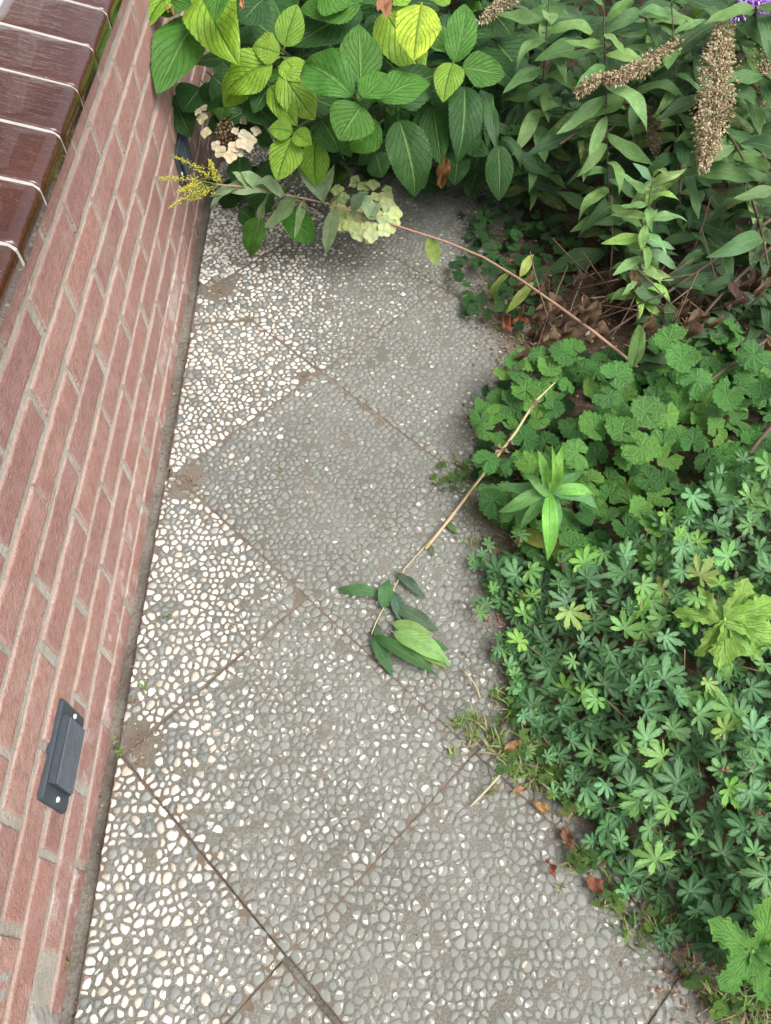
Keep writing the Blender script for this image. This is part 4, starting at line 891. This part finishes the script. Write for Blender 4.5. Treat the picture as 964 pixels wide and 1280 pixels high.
for (u0, v0, u1, v1, lab, c) in ((662,968,716,1018,'pale straw coloured stick at the cranesbill edge',(.52,.42,.28)),(588,1008,628,965,'thin straw lying on the slab beside the bed',(.48,.40,.26)),(578,838,600,872,'fine straw on slab below the broken twig',(.40,.32,.2))):
    t = thing('dry_stick', lab, 'stick', at(u0, v0, .008), 0, 'loose sticks on the path'); b = MB(); P = bez(at(u0, v0, .009), at((u0+u1)/2+6, (v0+v1)/2-4, .016), at(u1, v1, .010), 6); b.tube(rel(P, t), .0016, 5); b.build('stalk', MAT_TWIG, t).color = (*c, 1)

# ---- leaf litter, crumbs and small weeds
b = MB(); LC = [(.20, .12, .08), (.13, .08, .055), (.28, .18, .12), (.35, .25, .17), (.09, .06, .045), (.26, .14, .11)]
def flake(b, p, s, c):
    a = rr(0, 6); X = Vector((math.cos(a), math.sin(a), rr(-.3, .3)))*s; Y = Vector((-math.sin(a), math.cos(a), rr(-.3, .3)))*s*rr(.3, .8); g_ = rr(.7, 1.3)
    b.add([p-X*rr(.6, 1.1), p+X*rr(-.6, .5)+Y*rr(.5, 1.2), p+X*rr(.7, 1.2), p+X*rr(-.6, .5)-Y*rr(.5, 1.2), p+Vector((0, 0, s*rr(.1, .5)))], [(0, 4, 1), (1, 4, 2), (2, 4, 3), (3, 4, 0)], col=(c[0]*g_, c[1]*g_, c[2]*g_, 1))
for _ in range(3800):
    y = rr(-1.3, .45); x = edge_x(y)+random.gauss(.03, .045)+.03*nz(y*4, 3)
    if x < edge_x(y)-.09: continue
    flake(b, Vector((x, y, max(.0045, bed_z(x, y)+.003))), rr(.0015, .0055), random.choice(LC))
for _ in range(700): x, y = rr(.42, 1.2), rr(-.1, .5); flake(b, Vector((x, y, max(.006, bed_z(x, y)+.006))), rr(.003, .009), random.choice(LC))
for _ in range(420):
    y = rr(-1.3, .9); x = wallx(y)+rr(.001, .045); flake(b, Vector((x, y, max(bedding_z(x, y), -.03)+.003)), rr(.001, .004), random.choice(LC))
for P, r in spots[:3]:
    for _ in range(70): a = rr(0, 6); d = r*rr(0, 1); flake(b, Vector((P.x+d*math.cos(a), P.y+d*math.sin(a), .0045)), rr(.001, .0035), random.choice(LC))
for _ in range(260): flake(b, Vector((rr(-.2, .5), rr(-1.3, .5), .0045)), rr(.001, .003), random.choice(LC))
tag(b.build('leaf_litter', MAT_DEB, smooth=False), 'brown leaf litter and crumbs along bed edge and wall foot', 'leaf litter', kind='stuff')
b = MB()
def tuft(P, n, h, cols):
    for _ in range(n):
        a = rr(0, 6); d = Vector((math.cos(a), math.sin(a), rr(.4, 1.6))).normalized(); L = h*rr(.5, 1.2); wv = Vector((-math.sin(a), math.cos(a), 0))*rr(.0008, .002); p = P+Vector((rr(-1, 1), rr(-1, 1), 0))*h*.4; m = p+d*L*.6; t = p+d*L+Vector((math.cos(a), math.sin(a), -.3))*L*.25; c = random.choice(cols); g_ = rr(.7, 1.3)
        b.add([p-wv, p+wv, m+wv*.8, m-wv*.8, t], [(0, 1, 2, 3), (3, 2, 4)], col=(c[0]*g_, c[1]*g_, c[2]*g_, 1))
WC = [(.10, .20, .05), (.14, .26, .06), (.22, .26, .08), (.28, .24, .12)]
for _ in range(150): y = rr(-1.28, .25); x = edge_x(y)+random.gauss(.03, .035); tuft(Vector((x, y, max(.003, bed_z(x, y)))), random.randint(3, 9), rr(.010, .034), WC+[(.20, .13, .07)])
for (u, v, n, h) in ((150,940,12,.012),(146,925,8,.010),(580,600,10,.02),(545,605,12,.016),(560,598,12,.02),(572,905,26,.022),(590,920,26,.026),(600,900,18,.03),(620,930,24,.035),(640,945,30,.04),(650,960,30,.035),(668,975,24,.03),(690,970,24,.035),(640,880,18,.035),(565,940,12,.014),(728,1070,24,.025),(722,1085,18,.02),(700,1110,6,.012),(780,1150,8,.014),(830,1170,16,.03),(880,1240,16,.03),(905,1260,20,.04),(820,1160,16,.03),(930,1262,30,.05),(950,1240,30,.05),(715,1000,26,.04),(660,920,24,.03),(620,870,18,.025),(213,770,6,.01),(180,860,6,.01),(78,1205,8,.02),(228,410,8,.014),(635,600,10,.03),(575,580,8,.02),(505,505,3,.008),(350,588,4,.009),(540,352,6,.014),(790,1170,14,.03),(760,1125,16,.03),(615,985,8,.02)): tuft(at(u, v, .004), n, h, WC)
tag(b.build('small_weeds', MAT_GRASS, smooth=False), 'small grass blades and weeds sprouting at the path edge', 'weeds', kind='stuff')
# tiny clover sprigs on the slab edge
edg = thing('weedy_edge', 'low tangle of tiny pale green weeds along the cranesbill edge', 'weeds', at(690, 985, 0))
for (u, v, n) in ((650,880,16),(668,925,16),(690,960,14),(640,950,10),(715,1005,12),(728,1075,16),(700,985,10),(655,760,12),(668,735,10),(760,1120,10),(800,1150,8),(630,905,8),(870,1225,10),(910,1262,14),(610,640,8),(640,690,8)):
    for _ in range(n): P = at(u+rr(-16, 16), v+rr(-14, 14), rr(.006, .035)); cover_leaf(edg, IVY, P, P.z, rr(.004, .010), random.choice([(.16, .30, .07), (.22, .38, .07), (.10, .22, .06), (.26, .28, .10)]), .6)
spr = thing('weed_sprig', 'small pale green weed sprig at the slab edge beside the twig', 'weed', at(555, 600, 0))
for _ in range(26): P = at(rr(542, 592), 0, 0); t = (P.x); P = at(rr(542, 590), rr(575, 612), rr(.006, .025)); cover_leaf(spr, IVY, P, P.z, rr(.004, .009), (.16, .30, .07), .4)
